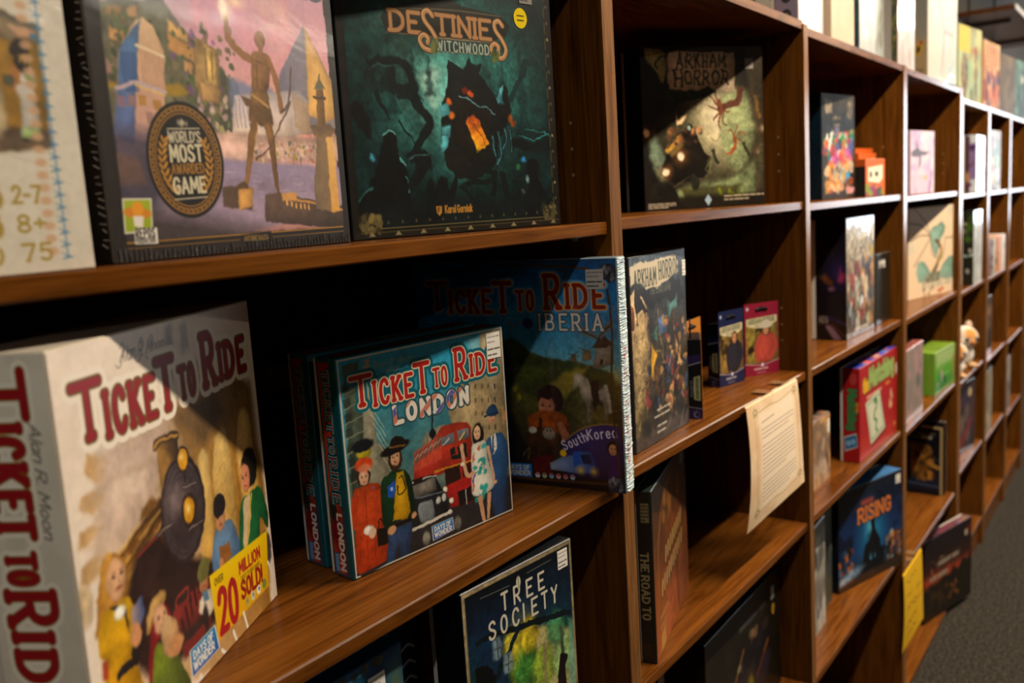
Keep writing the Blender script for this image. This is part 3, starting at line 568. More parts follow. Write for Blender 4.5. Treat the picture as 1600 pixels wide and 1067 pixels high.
    for i, k in enumerate(('#b9a24a', '#c9c4b4', '#e9e4d8', '#6f8a3a')): q = on(.55 + .12*i, .88); c.ell(q[0], q[1], 15, 15, k, 2); c.ell(q[0]+3, q[1]-2, 6, 6, '#3a6a8a' if i == 2 else '#8a7a4a', 2)
    publisher(c, [(420, 876), (561, 874), (573, 945), (418, 946)])
    for a, b in (((589, 960), (613, 984)), ((669, 943), (686, 983)), ((746, 921), (764, 983)), ((953, 846), (985, 911)), ((457, 965), (469, 1009))): c.line([a, b], 12, '#e6dccc')
    signature(c, 262, 66, 34, 200, '#2a2420')
    train_title(c, '#8f161e', '#6d4a16', '#eee0cd', 6, 22)
    return c
def art_train_spine():
    c = Cv(4.157, 150, '#b5afa0', G['ttrs']); c.cloud('#a39c8c', 400, .4, .7, .5, 3)
    R = math.pi / 2; J = (('T', 190, 190, 330, 520, .17), ('ICKET', 210, 660, 990, 400, .2), ('TO', 250, 1850, 260, 320, .2), ('R', 190, 2240, 250, 540, .16), ('IDE', 210, 2640, 760, 430, .2))
    for t, u, y, w, h, wt in J: c.text(t, u, y, h, '#c2bcac', w=w, wt=wt, serif=.7, out=('#c2bcac', 60), rot=R, gap=.5)
    for t, u, y, w, h, wt in J: c.text(t, u, y, h, '#7a1218', w=w, wt=wt, serif=.7, out=('#6d4a16', 14), rot=R, gap=.5)
    c.text('Alan R. Moon', 730, 620, 120, '#1f1c1a', w=1060, wt=.11, slant=.4, rot=R, gap=.2)
    return c
def art_london():
    c = Cv(.925, 440, '#1a5a6a', G['lon'])
    c.stops((0, '#1f93b8'), (140, '#2a8fae'), (260, '#3f8593'), (420, '#4c7d80'), (600, '#67796e'), (760, '#3c4444'), (925, '#24262a'))
    c.cloud('#9fc3c4', 160, .52, .72, .8, 3, (480, 0, 1000, 200)); c.cloud('#cfd8cf', 120, .5, .7, .8, 6, (180, 30, 420, 140)); c.cloud('#1f5f70', 220, .5, .7, .5, 9, (250, 200, 700, 600))
    # street fronts, left and right
    c.poly([(28, 30), (113, 23), (113, 227), (140, 448), (219, 580), (225, 752), (27, 927), (25, 526)], ('#4d5a48', '#2d332e'), 6, tex=.3)
    c.poly([(139, 23), (173, 18), (174, 375), (232, 433), (233, 669), (146, 756), (73, 649)], ('#b9b295', '#6d6a58'), 5, tex=.25)
    for i in range(7): a = (33, 107); c.poly([(a[0]-15, a[1]+i*62), (a[0]+20, a[1]+i*62-8), (a[0]+22, a[1]+i*62+26), (a[0]-12, a[1]+i*62+32)], '#2a3028', 3, .8); c.line([(a[0]-25, a[1]+i*62+42), (a[0]+75, a[1]+i*62+22)], 6, '#8c8a70', a=.7)
    for i in range(6): c.line([(148 + 9.6*i, 208 + 45.2*i), (220 + 3.6*i, 325 + 39.5*i)], 5, '#ded6b8', a=.5)
    c.poly([(605, 330), (652, 251), (696, 218), (982, 159), (999, 603), (997, 897), (783, 865), (702, 500), (633, 514)], ('#b59e74', '#7c6a48'), 5, tex=.2)
    c.poly([(838, 17), (945, 8), (999, 9), (993, 285), (896, 359), (830, 134)], ('#b7aa88', '#8c7a58'), 5, tex=.2)
    for i in range(6):
        for j in range(4): a = (788 + -4.3*i + 44.0*j, 247 + 65.9*i + 8.1*j); c.poly([(a[0]-5, a[1]), (a[0]+7, a[1]-3), (a[0]+7, a[1]+20), (a[0]-5, a[1]+22)], '#5b4c34' if j < 3 else '#2c2f36', 3, .8)
    for i in range(10): a = (750 + 5.8*i, 240 + 43.3*i); c.line([a, (a[0]+190, a[1]-40)], 3, '#8a7650', a=.5)
    c.poly([(427, 435), (464, 403), (552, 388), (640, 420), (605, 567), (430, 639)], ('#9d967e', '#55503f'), 5, tex=.25)
    for i in range(8): a = (439 + 23.6*i, 438 + -0.3*i); c.line([a, (a[0]+4, a[1]+120)], 6, '#5b5748', a=.8)
    c.line([(503, 308), (476, 652)], 9, '#1c2226', soft=2); c.ell(*(495, 416), 20, 22, '#14181c', 3)
    # road
    c.poly([(-22, 908), (41, 777), (331, 727), (567, 738), (1015, 738), (1000, 925)], '#2a2a2c', 12, tex=.12)
    # double-decker
    c.poly([(365, 549), (397, 479), (493, 445), (552, 400), (641, 399), (716, 413), (740, 442), (739, 726), (716, 798), (572, 786), (552, 613), (363, 609)], ('#b63a26', '#a3201c'), 3, tex=.08)
    c.poly([(375, 474), (477, 447), (549, 435), (541, 545), (367, 564)], '#c24a34', 4, .8)
    for i in range(6): a = (379 + 28.5*i, 515 + -7.9*i); c.poly([(a[0], a[1]-28), (a[0]+22, a[1]-44), (a[0]+22, a[1]+4), (a[0], a[1]+16)], '#6b4a40', 2); c.line([(a[0]+2, a[1]-10), (a[0]+20, a[1]-26)], 8, '#b99a8a', a=.7)
    for P in ([(544, 448), (626, 441), (631, 489), (545, 487)], [(647, 439), (723, 442), (728, 488), (652, 488)]): c.poly(P, ('#7d8390', '#4d4a46'), 2)
    c.line([(661, 485), (696, 457)], 8, '#d6b464'); c.line([(553, 483), (596, 463)], 6, '#b8bcc4')
    for P in ([(596, 511), (625, 509), (627, 543), (598, 544)], [(642, 513), (701, 506), (702, 555), (647, 560)], [(598, 547), (703, 552), (705, 574), (600, 566)]): c.poly(P, '#1c201c', 2)
    c.line([(493, 592), (738, 601)], 12, '#c47c1c', soft=2); c.poly([(553, 596), (648, 602), (652, 671), (555, 674)], '#2a1814', 3); c.poly([(669, 602), (721, 603), (725, 672), (665, 668)], '#3a1c18', 3)
    c.line([(553, 704), (723, 697)], 60, '#a8221e', soft=4); c.poly([(623, 724), (721, 721), (726, 791), (630, 794)], '#1c1618', 3); c.line([(678, 727), (677, 796)], 6, '#c9c0b4')
    for q in ((546, 690), (579, 751)): c.ell(q[0], q[1], 15, 15, '#d9cfb9', 2); c.ell(q[0]-2, q[1]-2, 8, 8, '#f4ecd9', 2)
    # black cab
    c.poly([(326, 610), (357, 596), (480, 600), (502, 635), (544, 717), (555, 796), (520, 822), (324, 813), (304, 690)], '#1d2022', 3, tex=.15)
    c.poly([(340, 620), (487, 614), (498, 682), (343, 678)], ('#8b8378', '#4a453f'), 3, tex=.3); c.line([(341, 608), (425, 603), (496, 610)], 7, '#b6b4ae'); c.poly([(361, 597), (411, 593), (413, 611), (363, 612)], '#2a1812', 2); c.line([(365, 679), (529, 697)], 8, '#5c646c')
    c.poly([(377, 718), (425, 709), (463, 720), (465, 804), (386, 798)], ('#8f979a', '#5d6668'), 3, smooth=True); c.poly([(388, 730), (424, 720), (455, 729), (453, 795), (395, 791)], '#6f787a', 3, .8)
    for q in ((499, 727), (535, 723)): c.ell(q[0], q[1], 22, 24, '#2a2c2e', 2); c.ell(q[0], q[1], 15, 17, '#b9b9b0', 2); c.glow(q[0]-3, q[1]-4, 12, '#f0ece0', .9)
    c.line([(331, 816), (562, 804)], 15, '#cfc8ba', soft=2); c.ell(*(567, 802), 14, 12, '#dcd6ca', 2)
    # lady in red
    c.ell(*(100, 405), 40, 30, '#b0a024', 4, tex=.2); c.ell(*(99, 376), 58, 26, '#15181c', 4)
    c.poly([(19, 591), (36, 550), (70, 544), (141, 547), (177, 574), (184, 654), (171, 713), (194, 863), (140, 908), (16, 903), (20, 715), (5, 669)], ('#c2461c', '#a93212'), 3, smooth=True, tex=.08)
    c.line([(36, 588), (23, 688), (65, 740)], 34, '#b53c16', smooth=True); c.line([(175, 596), (167, 678), (120, 741)], 34, '#b23a14', smooth=True); c.line([(89, 554), (86, 731)], 3, '#8a2810')
    for i in range(4): c.line([(44 + 37.2*i, 750 + 12.3*i), (33 + 40.8*i, 864 + 14.5*i)], 6, '#8f2a0c', soft=4, a=.7)
    c.ell(*(90, 508), 36, 38, '#2a1a14', 3); q = (90, 511); face(c, q[0], q[1], 26, 34, '#dba884', turn=.1); c.ell(*(95, 455), 48, 30, '#c8441c', 3); c.ell(*(97, 472), 34, 18, '#d8906c', 4, .7)
    c.ell(*(92, 738), 28, 22, '#e6ded0', 3, tex=.1); c.ell(*(111, 756), 20, 22, '#d9b49a', 3); c.poly([(133, 746), (185, 757), (193, 828), (133, 825)], '#17130f', 3); c.line([(140, 748), (158, 708), (182, 756)], 5, '#17130f', smooth=True); c.ell(*(136, 568), 7, 7, '#7a5a7a', 1)
    # man in a broad hat
    c.poly([(177, 568), (223, 531), (260, 521), (317, 539), (349, 602), (353, 734), (327, 779), (302, 719), (181, 761)], ('#17381f', '#0f2418'), 3, smooth=True, tex=.15); c.poly([(266, 536), (310, 537), (331, 727), (306, 755), (226, 741)], ('#d9a818', '#b8860c'), 3, tex=.08)
    c.line([(278, 562), (300, 563), (310, 620), (272, 638), (268, 594)], 6, '#2a2412', smooth=True); c.poly([(211, 583), (256, 565), (259, 614), (235, 641), (207, 627)], '#1f4fa8', 3); c.ell(*(235, 601), 9, 9, '#a8bfe0', 2)
    c.ell(*(267, 475), 40, 52, '#3a2214', 4); q = (268, 470); face(c, q[0], q[1], 27, 36, '#d2a078', turn=-.2); c.ell(*(272, 429), 84, 22, '#17120f', 3, rot=-.14); c.ell(*(284, 409), 42, 30, '#1c1512', 3); c.line([(240, 418), (326, 428)], 9, '#7a5224')
    c.poly([(201, 779), (335, 770), (315, 923), (252, 948), (246, 846), (207, 955), (166, 929)], ('#2f4a72', '#223655'), 3, tex=.12); c.line([(202, 768), (328, 762)], 14, '#17130f'); c.ell(*(216, 778), 24, 18, '#c99468', 3); c.ell(*(348, 750), 16, 14, '#c99468', 3)
    # woman in patterned dress, man in a bowler hat
    c.poly([(815, 574), (850, 520), (896, 509), (952, 515), (986, 568), (990, 666), (966, 751), (930, 1043), (866, 1009), (844, 756)], ('#2f5a8c', '#1d3558'), 3, tex=.08); c.poly([(868, 515), (906, 508), (910, 582), (881, 612)], '#d9d6d0', 2); c.line([(886, 519), (882, 594)], 9, '#22304c'); q = (888, 426); face(c, q[0], q[1], 25, 32, '#cc9a74', turn=.2)
    c.poly([(849, 399), (868, 372), (905, 367), (931, 397), (925, 421), (884, 419)], '#1f3a5c', 3, smooth=True); c.line([(839, 412), (934, 414)], 9, '#1a2e4a'); c.ell(*(984, 440), 12, 24, '#c28a5c', 3); c.line([(968, 393), (968, 468)], 16, '#b08a54')
    c.ell(*(785, 495), 38, 62, '#15110f', 4); c.poly([(734, 539), (778, 525), (831, 531), (843, 628), (872, 763), (727, 773), (726, 660)], '#e0dccb', 3, smooth=True)
    g = np.random.default_rng(5)
    for i in range(12): q = (742, 547); c.ell(q[0] + g.uniform(6, 88), q[1] + g.uniform(0, 250), g.uniform(10, 22), g.uniform(10, 24), '#259c92', 4, .9)
    for i in range(8): q = (748, 579); c.ell(q[0] + g.uniform(0, 76), q[1] + g.uniform(0, 200), 9, 10, '#e6e2d2', 3)
    q = (781, 479); face(c, q[0], q[1], 25, 35, '#dcb08c', turn=0); c.line([(734, 662), (691, 657), (671, 517)], 22, '#cfa07c', smooth=True); c.line([(847, 566), (867, 682), (873, 738)], 17, '#cfa07c', smooth=True); c.ell(*(882, 747), 14, 12, '#cfa07c', 3)
    c.line([(770, 785), (788, 925)], 32, '#c79670', w2=20); c.line([(834, 784), (816, 914)], 28, '#c79670', w2=18); c.ell(*(669, 602), 12, 9, '#e6e0d4', 2)
    c.brush(2.4, 20, .13)
    publisher(c, [(450, 836), (577, 833), (581, 890), (453, 901)], '#2a8cc8', '#2a4fa8')
    for x, y in ((411, 878), (612, 869)): c.ell(x, y, 24, 34, '#8f8a7c', 6, .8, tex=.5)
    signature(c, 188, 68, 24, 220, '#b69a3c')
    train_title(c, '#a81c1c', '#dcc9a0', '#0f5c6c', 6, 20)
    # city name with flag stripes
    c.text('LONDON', 286, 322, 68, '#e0d4c6', w=446, wt=.32, serif=.5, out=('#2a4a52', 8), rot=-.004, gap=.5)
    b = c.a.copy(); m = np.abs(b - hx('#e0d4c6')).sum(-1) < .08; st = ((c.X * .8 + c.Y) % 130 < 34) & m & (c.Y > 236); c.a[st] = hx('#c9725c'); st = ((c.X * .8 + c.Y) % 260 > 225) & m & (c.Y > 236); c.a[st] = hx('#5a5aa0')
    for e in (7,): c.line([(e, e), (1000-e, e), (1000-e, 925-e), (e, 925-e), (e, e)], 7, '#c9c0ae')
    c.poly([(28, 913), (169, 901), (175, 914), (33, 929)], '#2a2a2c', 2)
    return c
def art_london_spine():
    c = Cv(6.15, 110, '#0f4c58', G['lons']); c.poly([(90, 90), (700, 90), (700, 6060), (90, 6060)], ('#8c1c14', '#c4541c'), 6)
    c.poly([(90, 4300), (700, 4100), (700, 6060), (90, 6060)], ('#5a1c1c', '#a02a30'), 200); c.ell(240, 4200, 170, 420, '#1c2420', 60, .9); c.ell(250, 4900, 190, 330, '#6a1016', 60, .9)
    c.poly([(420, 4600), (700, 4500), (700, 6050), (600, 6050)], '#2a2c6a', 40, .8); c.poly([(90, 5480), (300, 5480), (300, 6050), (90, 6050)], '#1f6ab0', 20); R = math.pi/2
    for t, u, y, w, h in (('TICKET', 300, 350, 1650, 330), ('TO', 330, 2180, 420, 260), ('RIDE', 280, 2750, 1250, 380)): c.text(t, u, y, h, '#8c1418', w=w, wt=.13, serif=.7, gap=.45, out=('#4a8a90', 30), rot=R, out2=('#0d3c48', 80))
    for t, u, y, w, h in (('TICKET', 300, 350, 1650, 330), ('TO', 330, 2180, 420, 260), ('RIDE', 280, 2750, 1250, 380)): c.text(t, u, y, h, '#7a1418', w=w, wt=.13, serif=.7, gap=.45, out=('#6fa8a8', 26), rot=R)
    c.text('LONDON', 400, 4350, 240, '#c8bcae', w=1600, wt=.34, rot=R); c.text('DAYS OF', 220, 5530, 80, '#9ab0c8', w=480, wt=.2, rot=R); c.text('WONDER', 120, 5530, 80, '#9ab0c8', w=480, wt=.2, rot=R)
    return c
def art_iberia():
    c = Cv(1.0, 420, '#0a0c10', G['ibe'])
    c.stops((0, '#10406e'), (130, '#145e94'), (300, '#1a6ea0'), (430, '#4f8a9a'), (500, '#8f8a5c'), (540, '#4a3c18'), (700, '#3a2410'), (1000, '#140a08'))
    c.cloud('#4f8fae', 160, .5, .72, .5, 4, (300, 150, 1000, 500))
    c.poly([(56, 383), (220, 440), (492, 335), (538, 363), (582, 399), (643, 418), (734, 431), (795, 430), (968, 481), (989, 810), (6, 932)], ('#3f4a1c', '#3a2810'), 6, tex=.3)
    c.poly([(631, 575), (730, 487), (853, 456), (802, 541), (656, 659)], '#8f7a28', 10, .8); c.cloud('#6a5a20', 90, .5, .7, .7, 7, (350, 560, 1000, 900))
    # windmills
    c.poly([(873, 456), (891, 373), (934, 345), (970, 361), (970, 443), (911, 460)], ('#8f8476', '#5a4c40'), 3, tex=.15); c.poly([(873, 373), (908, 329), (935, 321), (973, 361), (932, 372)], '#3c2416', 2); c.poly([(906, 444), (918, 444), (923, 422), (911, 422)], '#1c120c', 1)
    for a, b in (((902, 334), (822, 296)), ((908, 329), (968, 269))): c.line([a, b], 26, '#5c605c', w2=30, a=.9); c.line([a, b], 5, '#2a2620')
    c.poly([(825, 429), (834, 387), (864, 382), (869, 428)], '#5c4c34', 3); c.line([(814, 374), (872, 395)], 4, '#4a3c28'); c.poly([(770, 436), (778, 408), (796, 407), (800, 435)], '#54462e', 3); c.line([(761, 400), (811, 415)], 4, '#4a3c28'); c.line([(765, 425), (806, 393)], 4, '#4a3c28')
    # white horse
    c.poly([(784, 500), (800, 485), (826, 496), (847, 534), (890, 555), (929, 537), (938, 578), (932, 675), (920, 675), (913, 606), (866, 600), (851, 651), (848, 693), (836, 693), (835, 623), (809, 574), (802, 541), (780, 558)], ('#a09484', '#6a5c4c'), 3, smooth=True, tex=.15); c.poly([(832, 496), (854, 517), (869, 555), (846, 551)], '#8a8072', 3); c.poly([(860, 522), (896, 510), (896, 593), (869, 650), (863, 567)], '#1c1410', 4); c.line([(929, 537), (945, 647)], 16, '#8a8072', soft=3)
    # near-black mass on the left, girl with basket of kittens
    c.poly([(-30, 324), (125, 353), (413, 321), (484, 435), (466, 667), (549, 837), (470, 1018), (0, 1000)], '#0c0c0e', 20, .95)
    for q in ((493, 565), (510, 602)): c.ell(q[0], q[1], 12, 16, '#7a6a1c', 5)
    c.ell(*(666, 607), 62, 64, '#2c1410', 5, tex=.2); q = (645, 642); face(c, q[0], q[1], 42, 50, '#a8664a', turn=-.1, lip='#e0c0a8'); c.ell(*(656, 579), 52, 26, '#2c1410', 4)
    c.poly([(553, 692), (609, 661), (687, 658), (741, 678), (748, 740), (710, 764), (561, 755)], ('#a04a14', '#6a2c0c'), 5, smooth=True, tex=.4); c.line([(707, 719), (728, 769), (695, 799)], 34, '#8a5238', smooth=True)
    c.poly([(529, 766), (604, 730), (710, 759), (718, 827), (672, 864), (541, 849)], ('#4a2a12', '#24140a'), 4, tex=.5); c.line([(610, 695), (594, 869)], 14, '#3a2010'); c.ell(*(649, 759), 32, 30, '#7a6c5c', 4, tex=.2); c.ell(*(568, 749), 20, 16, '#b0a89c', 3)
    for q in ((640, 748), (656, 747)): c.ell(q[0], q[1], 4, 4, '#1a1a10', 1)
    c.poly([(565, 871), (667, 853), (653, 945), (559, 947)], '#4a1010', 8); c.line([(514, 868), (549, 831), (539, 884)], 8, '#4a381c', smooth=True)
    c.brush(3, 24, .2)
    # oval for the second map
    P = [(721, 787), (803, 731), (894, 704), (959, 704), (986, 733), (979, 921), (758, 949), (701, 885)]; c.poly(P, ('#3c2a6e', '#161030'), 3, smooth=True, tex=.15); c.line([(721, 787), (803, 731), (894, 704), (970, 703)], 8, '#7a5a24', smooth=True)
    q = (721, 829); c.text('South', q[0], q[1], 40, '#c9bfd0', w=122, wt=.15, rot=-.42, gap=.4); q = (836, 774); c.text('Korea', q[0], q[1], 42, '#c9bfd0', w=132, wt=.15, rot=-.14, gap=.4)
    c.poly([(645, 894), (703, 862), (765, 846), (791, 828), (844, 830), (864, 888), (850, 925), (774, 931), (649, 923)], ['#7c8a9c', '#2a4a9c'], 3, tex=.1); c.poly([(760, 835), (791, 828), (799, 884), (761, 903)], '#2048a8', 3); c.poly([(795, 844), (841, 841), (852, 886), (805, 883)], '#101c40', 3)
    for q in ((793, 915), (856, 916)): c.glow(q[0], q[1], 34, '#e0b040', .9)
    c.poly([(920, 940), (931, 855), (956, 826), (978, 844), (978, 935)], '#2e124a', 5); q = (949, 812); c.ell(q[0], q[1]-8, 28, 30, '#120c0c', 3); face(c, q[0], q[1], 20, 25, '#b07a58'); c.ell(*(713, 844), 16, 16, '#d0a818', 3)
    for i, k in enumerate(('#c9c9c9', '#9ab08a', '#7a9ac0', '#c08a8a', '#9a6a7a', '#8aa0b8')): q = (581 + 34.3*i, 954 + -0.8*i); c.ell(q[0], q[1], 12, 12, k, 2); c.ell(q[0], q[1]-5, 10, 5, '#8a2028', 2, .7)
    publisher(c, [(420, 910), (553, 906), (554, 973), (422, 971)], '#1a6ab8', '#174a98', '#1a2030', '#b9b2a2')
    # moulded frame with corner ornaments
    c.line([(90, 60), (300, 25), (640, 22), (860, 40), (955, 75)], 9, '#4a2c14', smooth=True); c.line([(950, 80), (968, 300), (955, 560), (972, 900)], 9, '#3a2418', smooth=True); c.line([(40, 960), (400, 975), (950, 965)], 12, '#3c2614', smooth=True)
    for x, y in ((958, 62), (955, 965)): c.ell(x, y, 40, 40, '#1c1c24', 4); c.crowd(x-30, y-30, x+30, y+30, 26, ['#55555e', '#2a2a34', '#7a7a80'], 8, 6)
    train_title(c, '#6e1c10', '#c88a44', '#3f7fae', 5, 14)
    c.text('IBERIA', 634, 298, 66, '#c2bcb2', w=290, wt=.15, serif=.7, out=('#39424e', 5), gap=.6); c.ell(575, 272, 24, 24, '#3a2a5a', 3); c.line([(480, 262), (500, 285), (525, 270), (545, 262)], 8, '#6a7078', smooth=True)
    return c
def art_iberia_side():
    c = Cv(10.5, 60, '#b9c9c6', G['ibes']); c.cloud('#e4efee', 500, .45, .7, .9, 5); c.cloud('#7f97a0', 350, .55, .75, .6, 9)  # pale and grey blotches put the wrap's reflections into the colour
    c.text('TICKET TO RIDE IBERIA', 330, 3900, 330, '#a3342e', w=6000, wt=.26, rot=math.pi/2)
    return c

def art_wonders():
    c = Cv(1.046, 420, '#17120f', G['w7'])
    def sky(x, y):
        t = np.clip((y - 150) / 480, 0, 1)[..., None]; s = np.clip((x - 300) / 600, 0, 1)[..., None]
        a = hx('#a98fae') * (1-t) + hx('#e2a08e') * t; return a * (1-s*.4) + hx('#e48f90') * s * .4
    c.poly([(50, 40), (960, 40), (960, 985), (50, 985)], sky, 3); c.cloud('#d98a9c', 220, .48, .7, .8, 5, (50, 60, 960, 520)); c.cloud('#b9a4c4', 160, .5, .7, .7, 8, (300, 250, 760, 640)); c.cloud('#efc0a0', 200, .5, .75, .6, 12, (500, 200, 960, 600))
    # terraced hill
    c.poly([(50, 334), (104, 313), (189, 308), (258, 291), (290, 334), (337, 377), (390, 420), (445, 466), (479, 494), (516, 512), (533, 573), (513, 657), (325, 692), (17, 669)], ('#5a5a44', '#6a5f4c'), 4, tex=.3)
    for P, k in (([(71, 394), (120, 407), (115, 439), (65, 430)], '#b98a54'), ([(271, 349), (315, 364), (343, 380), (338, 411), (268, 387)], '#c99a58'), ([(265, 388), (365, 423), (363, 472), (261, 434)], '#c08a4c'), ([(69, 341), (121, 335), (117, 362), (65, 364)], '#8a6a44'), ([(135, 338), (171, 327), (170, 360), (131, 364)], '#a07a4c'), ([(312, 460), (348, 473), (344, 503), (308, 491)], '#b98a54'), ([(46, 486), (88, 483), (80, 529), (39, 528)], '#8a6a5c')):
        c.poly(P, k, 3, tex=.12)
    c.crowd(60, 350, 520, 660, 260, ['#3f4a30', '#55603a', '#6a5040', '#4a5a2c', '#7a6a44', '#39402a'], 8, 3, 2); c.crowd(120, 380, 500, 560, 14, ['#7a4a80'], 8, 13, 3); c.poly([(231, 539), (290, 531), (322, 553), (296, 570), (231, 569)], '#9a7a20', 6); c.poly([(46, 549), (88, 551), (85, 566), (44, 564)], '#a08020', 5)
    # white tomb tower
    c.poly([(96, 455), (160, 367), (185, 358), (215, 379), (246, 442), (236, 538), (215, 733), (45, 706), (70, 566)], ('#d2a878', '#b98a82'), 3)
    c.poly([(98, 446), (181, 359), (162, 412), (121, 638), (107, 714), (42, 696), (69, 576), (93, 473)], ('#4f7aa8', '#5f6a98'), 3, tex=.1); c.poly([(176, 367), (185, 360), (215, 381), (239, 443), (157, 431)], ('#d9b488', '#caa07c'), 3)
    for i in range(7): q = (99 + 7.3*i, 462 + -0.6*i); c.line([q, (q[0]+1, q[1]+105)], 5, '#2f4a78', a=.8)
    for i in range(8): q = (163 + 10.2*i, 449 + 2.0*i); c.line([q, (q[0]+1, q[1]+95)], 4, '#a87e62', a=.8)
    c.line([(152, 435), (243, 458)], 8, '#e2c8a4'); c.line([(71, 563), (134, 539), (234, 563)], 12, '#b9a0a4'); c.line([(135, 548), (233, 573)], 5, '#d9b25c')
    for q, k in (((152, 588), '#a8783c'), ((202, 598), '#a8783c'), ((81, 595), '#8a6a7a'), ((115, 590), '#8a6a6a'), ((171, 637), '#9a7468')): c.poly([(q[0]-13, q[1]-14), (q[0]+13, q[1]-12), (q[0]+13, q[1]+18), (q[0]-13, q[1]+16)], k, 2)
    c.crowd(330, 560, 560, 760, 130, ['#c9a4a0', '#d9b8a8', '#9a9a5c', '#b98a8a', '#7a7a50'], 8, 9, 2)
    # seated-figure temple on the slope
    c.poly([(356, 423), (370, 389), (389, 395), (401, 380), (411, 409), (431, 411), (449, 421), (446, 476), (446, 546), (436, 584), (367, 575), (349, 532)], ('#a8854c', '#8a6c44'), 3, tex=.3); c.poly([(398, 400), (411, 413), (435, 417), (436, 447), (436, 527), (388, 520)], '#cfa75c', 4, tex=.3); c.line([(400, 420), (397, 509)], 10, '#7a5c34', a=.8); c.line([(424, 424), (419, 508)], 8, '#7a5c34', a=.8); c.poly([(366, 515), (448, 536), (441, 583), (367, 575)], ('#c2975a', '#9a7448'), 3, tex=.15)
    c.poly([(479, 494), (517, 502), (582, 518), (666, 514), (682, 599), (483, 648)], '#6f7a9c', 10, .8)
    # pyramid and temples
    c.poly([(849, 287), (706, 468), (674, 556), (674, 653), (886, 660), (1040, 609), (975, 473)], ['#6f6a7c', '#8a7c7c'], 3); c.poly([(849, 287), (859, 303), (921, 397), (980, 484), (1028, 574), (924, 613), (832, 593), (847, 436)], ('#c99a54', '#d9a458'), 3, tex=.08)
    c.poly([(495, 564), (503, 548), (565, 540), (693, 523), (798, 510), (837, 553), (837, 649), (700, 681), (473, 679)], ('#c2b4b8', '#d9bea8'), 3, tex=.1)
    for i in range(9): q = (501 + 16.1*i, 560 + -0.8*i); c.line([q, (q[0]+2, q[1]+90)], 4, '#7f7a98', a=.8)
    for i in range(8): q = (766 + 9.5*i, 525 + 4.8*i); c.line([q, (q[0]+2, q[1]+110)], 5, '#a8783c', a=.7)
    # harbour
    c.poly([(403, 666), (587, 670), (821, 672), (1036, 645), (1032, 752), (415, 756)], ('#c9a08c', '#d9b0a0'), 8, tex=.25); c.crowd(560, 690, 940, 770, 190, ['#b9847a', '#e0c0a8', '#a86a5c', '#9a8a30', '#d9b49c', '#6a6458'], 6, 10, 1.5)
    c.poly([(15, 749), (442, 748), (575, 756), (1029, 771), (1013, 896), (848, 937), (277, 1015), (-10, 977)], ('#8f7f9a', '#a88e9e'), 8); c.poly([(28, 669), (186, 684), (210, 831), (92, 1012), (-6, 1015)], ('#4a4258', '#2a2428'), 30, .9); c.poly([(28, 734), (120, 756), (133, 829), (24, 827)], '#6a4c3c', 10, .7)
    c.poly([(25, 884), (291, 924), (599, 982), (1000, 992), (996, 1053), (5, 1039)], ('#3f3434', '#2c2424'), 40, .9); c.cloud('#6a5a66', 120, .5, .7, .6, 14, (60, 800, 960, 990)); [c.line([(430 + (k*97) % 470, 790 + k*5), (470 + (k*97) % 470, 789 + k*5)], 3, ('#c9b0bc', '#75607a')[k % 2], a=.6) for k in range(26)]
    # piers, lighthouse
    c.poly([(409, 835), (488, 832), (535, 842), (525, 913), (408, 898)], ['#5a4434', '#4a382c'], 3); c.poly([(474, 841), (538, 840), (529, 902), (469, 911)], '#c9924a', 3, tex=.1)
    c.poly([(588, 865), (660, 858), (733, 869), (854, 895), (1003, 920), (1000, 997), (581, 952)], ('#6a5040', '#3a2e28'), 3, tex=.15); c.poly([(666, 858), (734, 860), (737, 882), (670, 889)], '#c98f4c', 4); c.line([(737, 882), (1008, 934)], 9, '#b98448')
    for i in range(6): q = (688 + 20.7*i, 888 + 3.4*i); c.line([q, (q[0], q[1]+14)], 7, '#d9a050')
    c.poly([(868, 649), (920, 641), (917, 905), (927, 931), (825, 918), (829, 844)], ['#6f5c48', '#8a6c48'], 2); c.poly([(914, 641), (949, 647), (954, 930), (907, 930)], ('#d9a860', '#d09848'), 3); c.poly([(839, 629), (942, 619), (966, 639), (943, 663), (853, 665)], ('#5a4634', '#8a6a44'), 3); c.poly([(882, 501), (920, 499), (916, 625), (874, 626)], ['#8a6434', '#5a4028'], 3); c.poly([(872, 502), (906, 459), (933, 498)], '#5f5c44', 3); c.line([(868, 531), (925, 530)], 10, '#4a3826'); c.line([(904, 450), (902, 468)], 6, '#5f5c44')
    # bronze giant with a torch
    B = ('#9a6c3c', '#6a4828'); c.line([(499, 345), (501, 381), (548, 417), (594, 434)], 26, '#8f6238', smooth=True, soft=2); c.line([(501, 344), (494, 305)], 18, '#8a5f38'); c.poly([(592, 409), (620, 403), (658, 408), (677, 432), (666, 471), (641, 526), (580, 529), (582, 477)], B, 3, smooth=True, tex=.2)
    c.poly([(615, 345), (640, 338), (657, 356), (651, 379), (632, 393), (617, 386), (609, 366)], ('#a4744a', '#6f4a2c'), 2, smooth=True); c.line([(634, 385), (631, 406)], 22, '#8a5f38'); c.line([(662, 420), (686, 470), (697, 533), (701, 587)], 20, '#8f6238', smooth=True, soft=2); c.poly([(569, 530), (642, 521), (652, 568), (660, 632), (603, 640), (550, 625)], ('#86602f', '#5f4424'), 3, tex=.25); c.line([(573, 540), (645, 579)], 8, '#b98a50'); c.poly([(529, 548), (565, 557), (562, 582), (546, 579)], '#6f4a2c', 3)
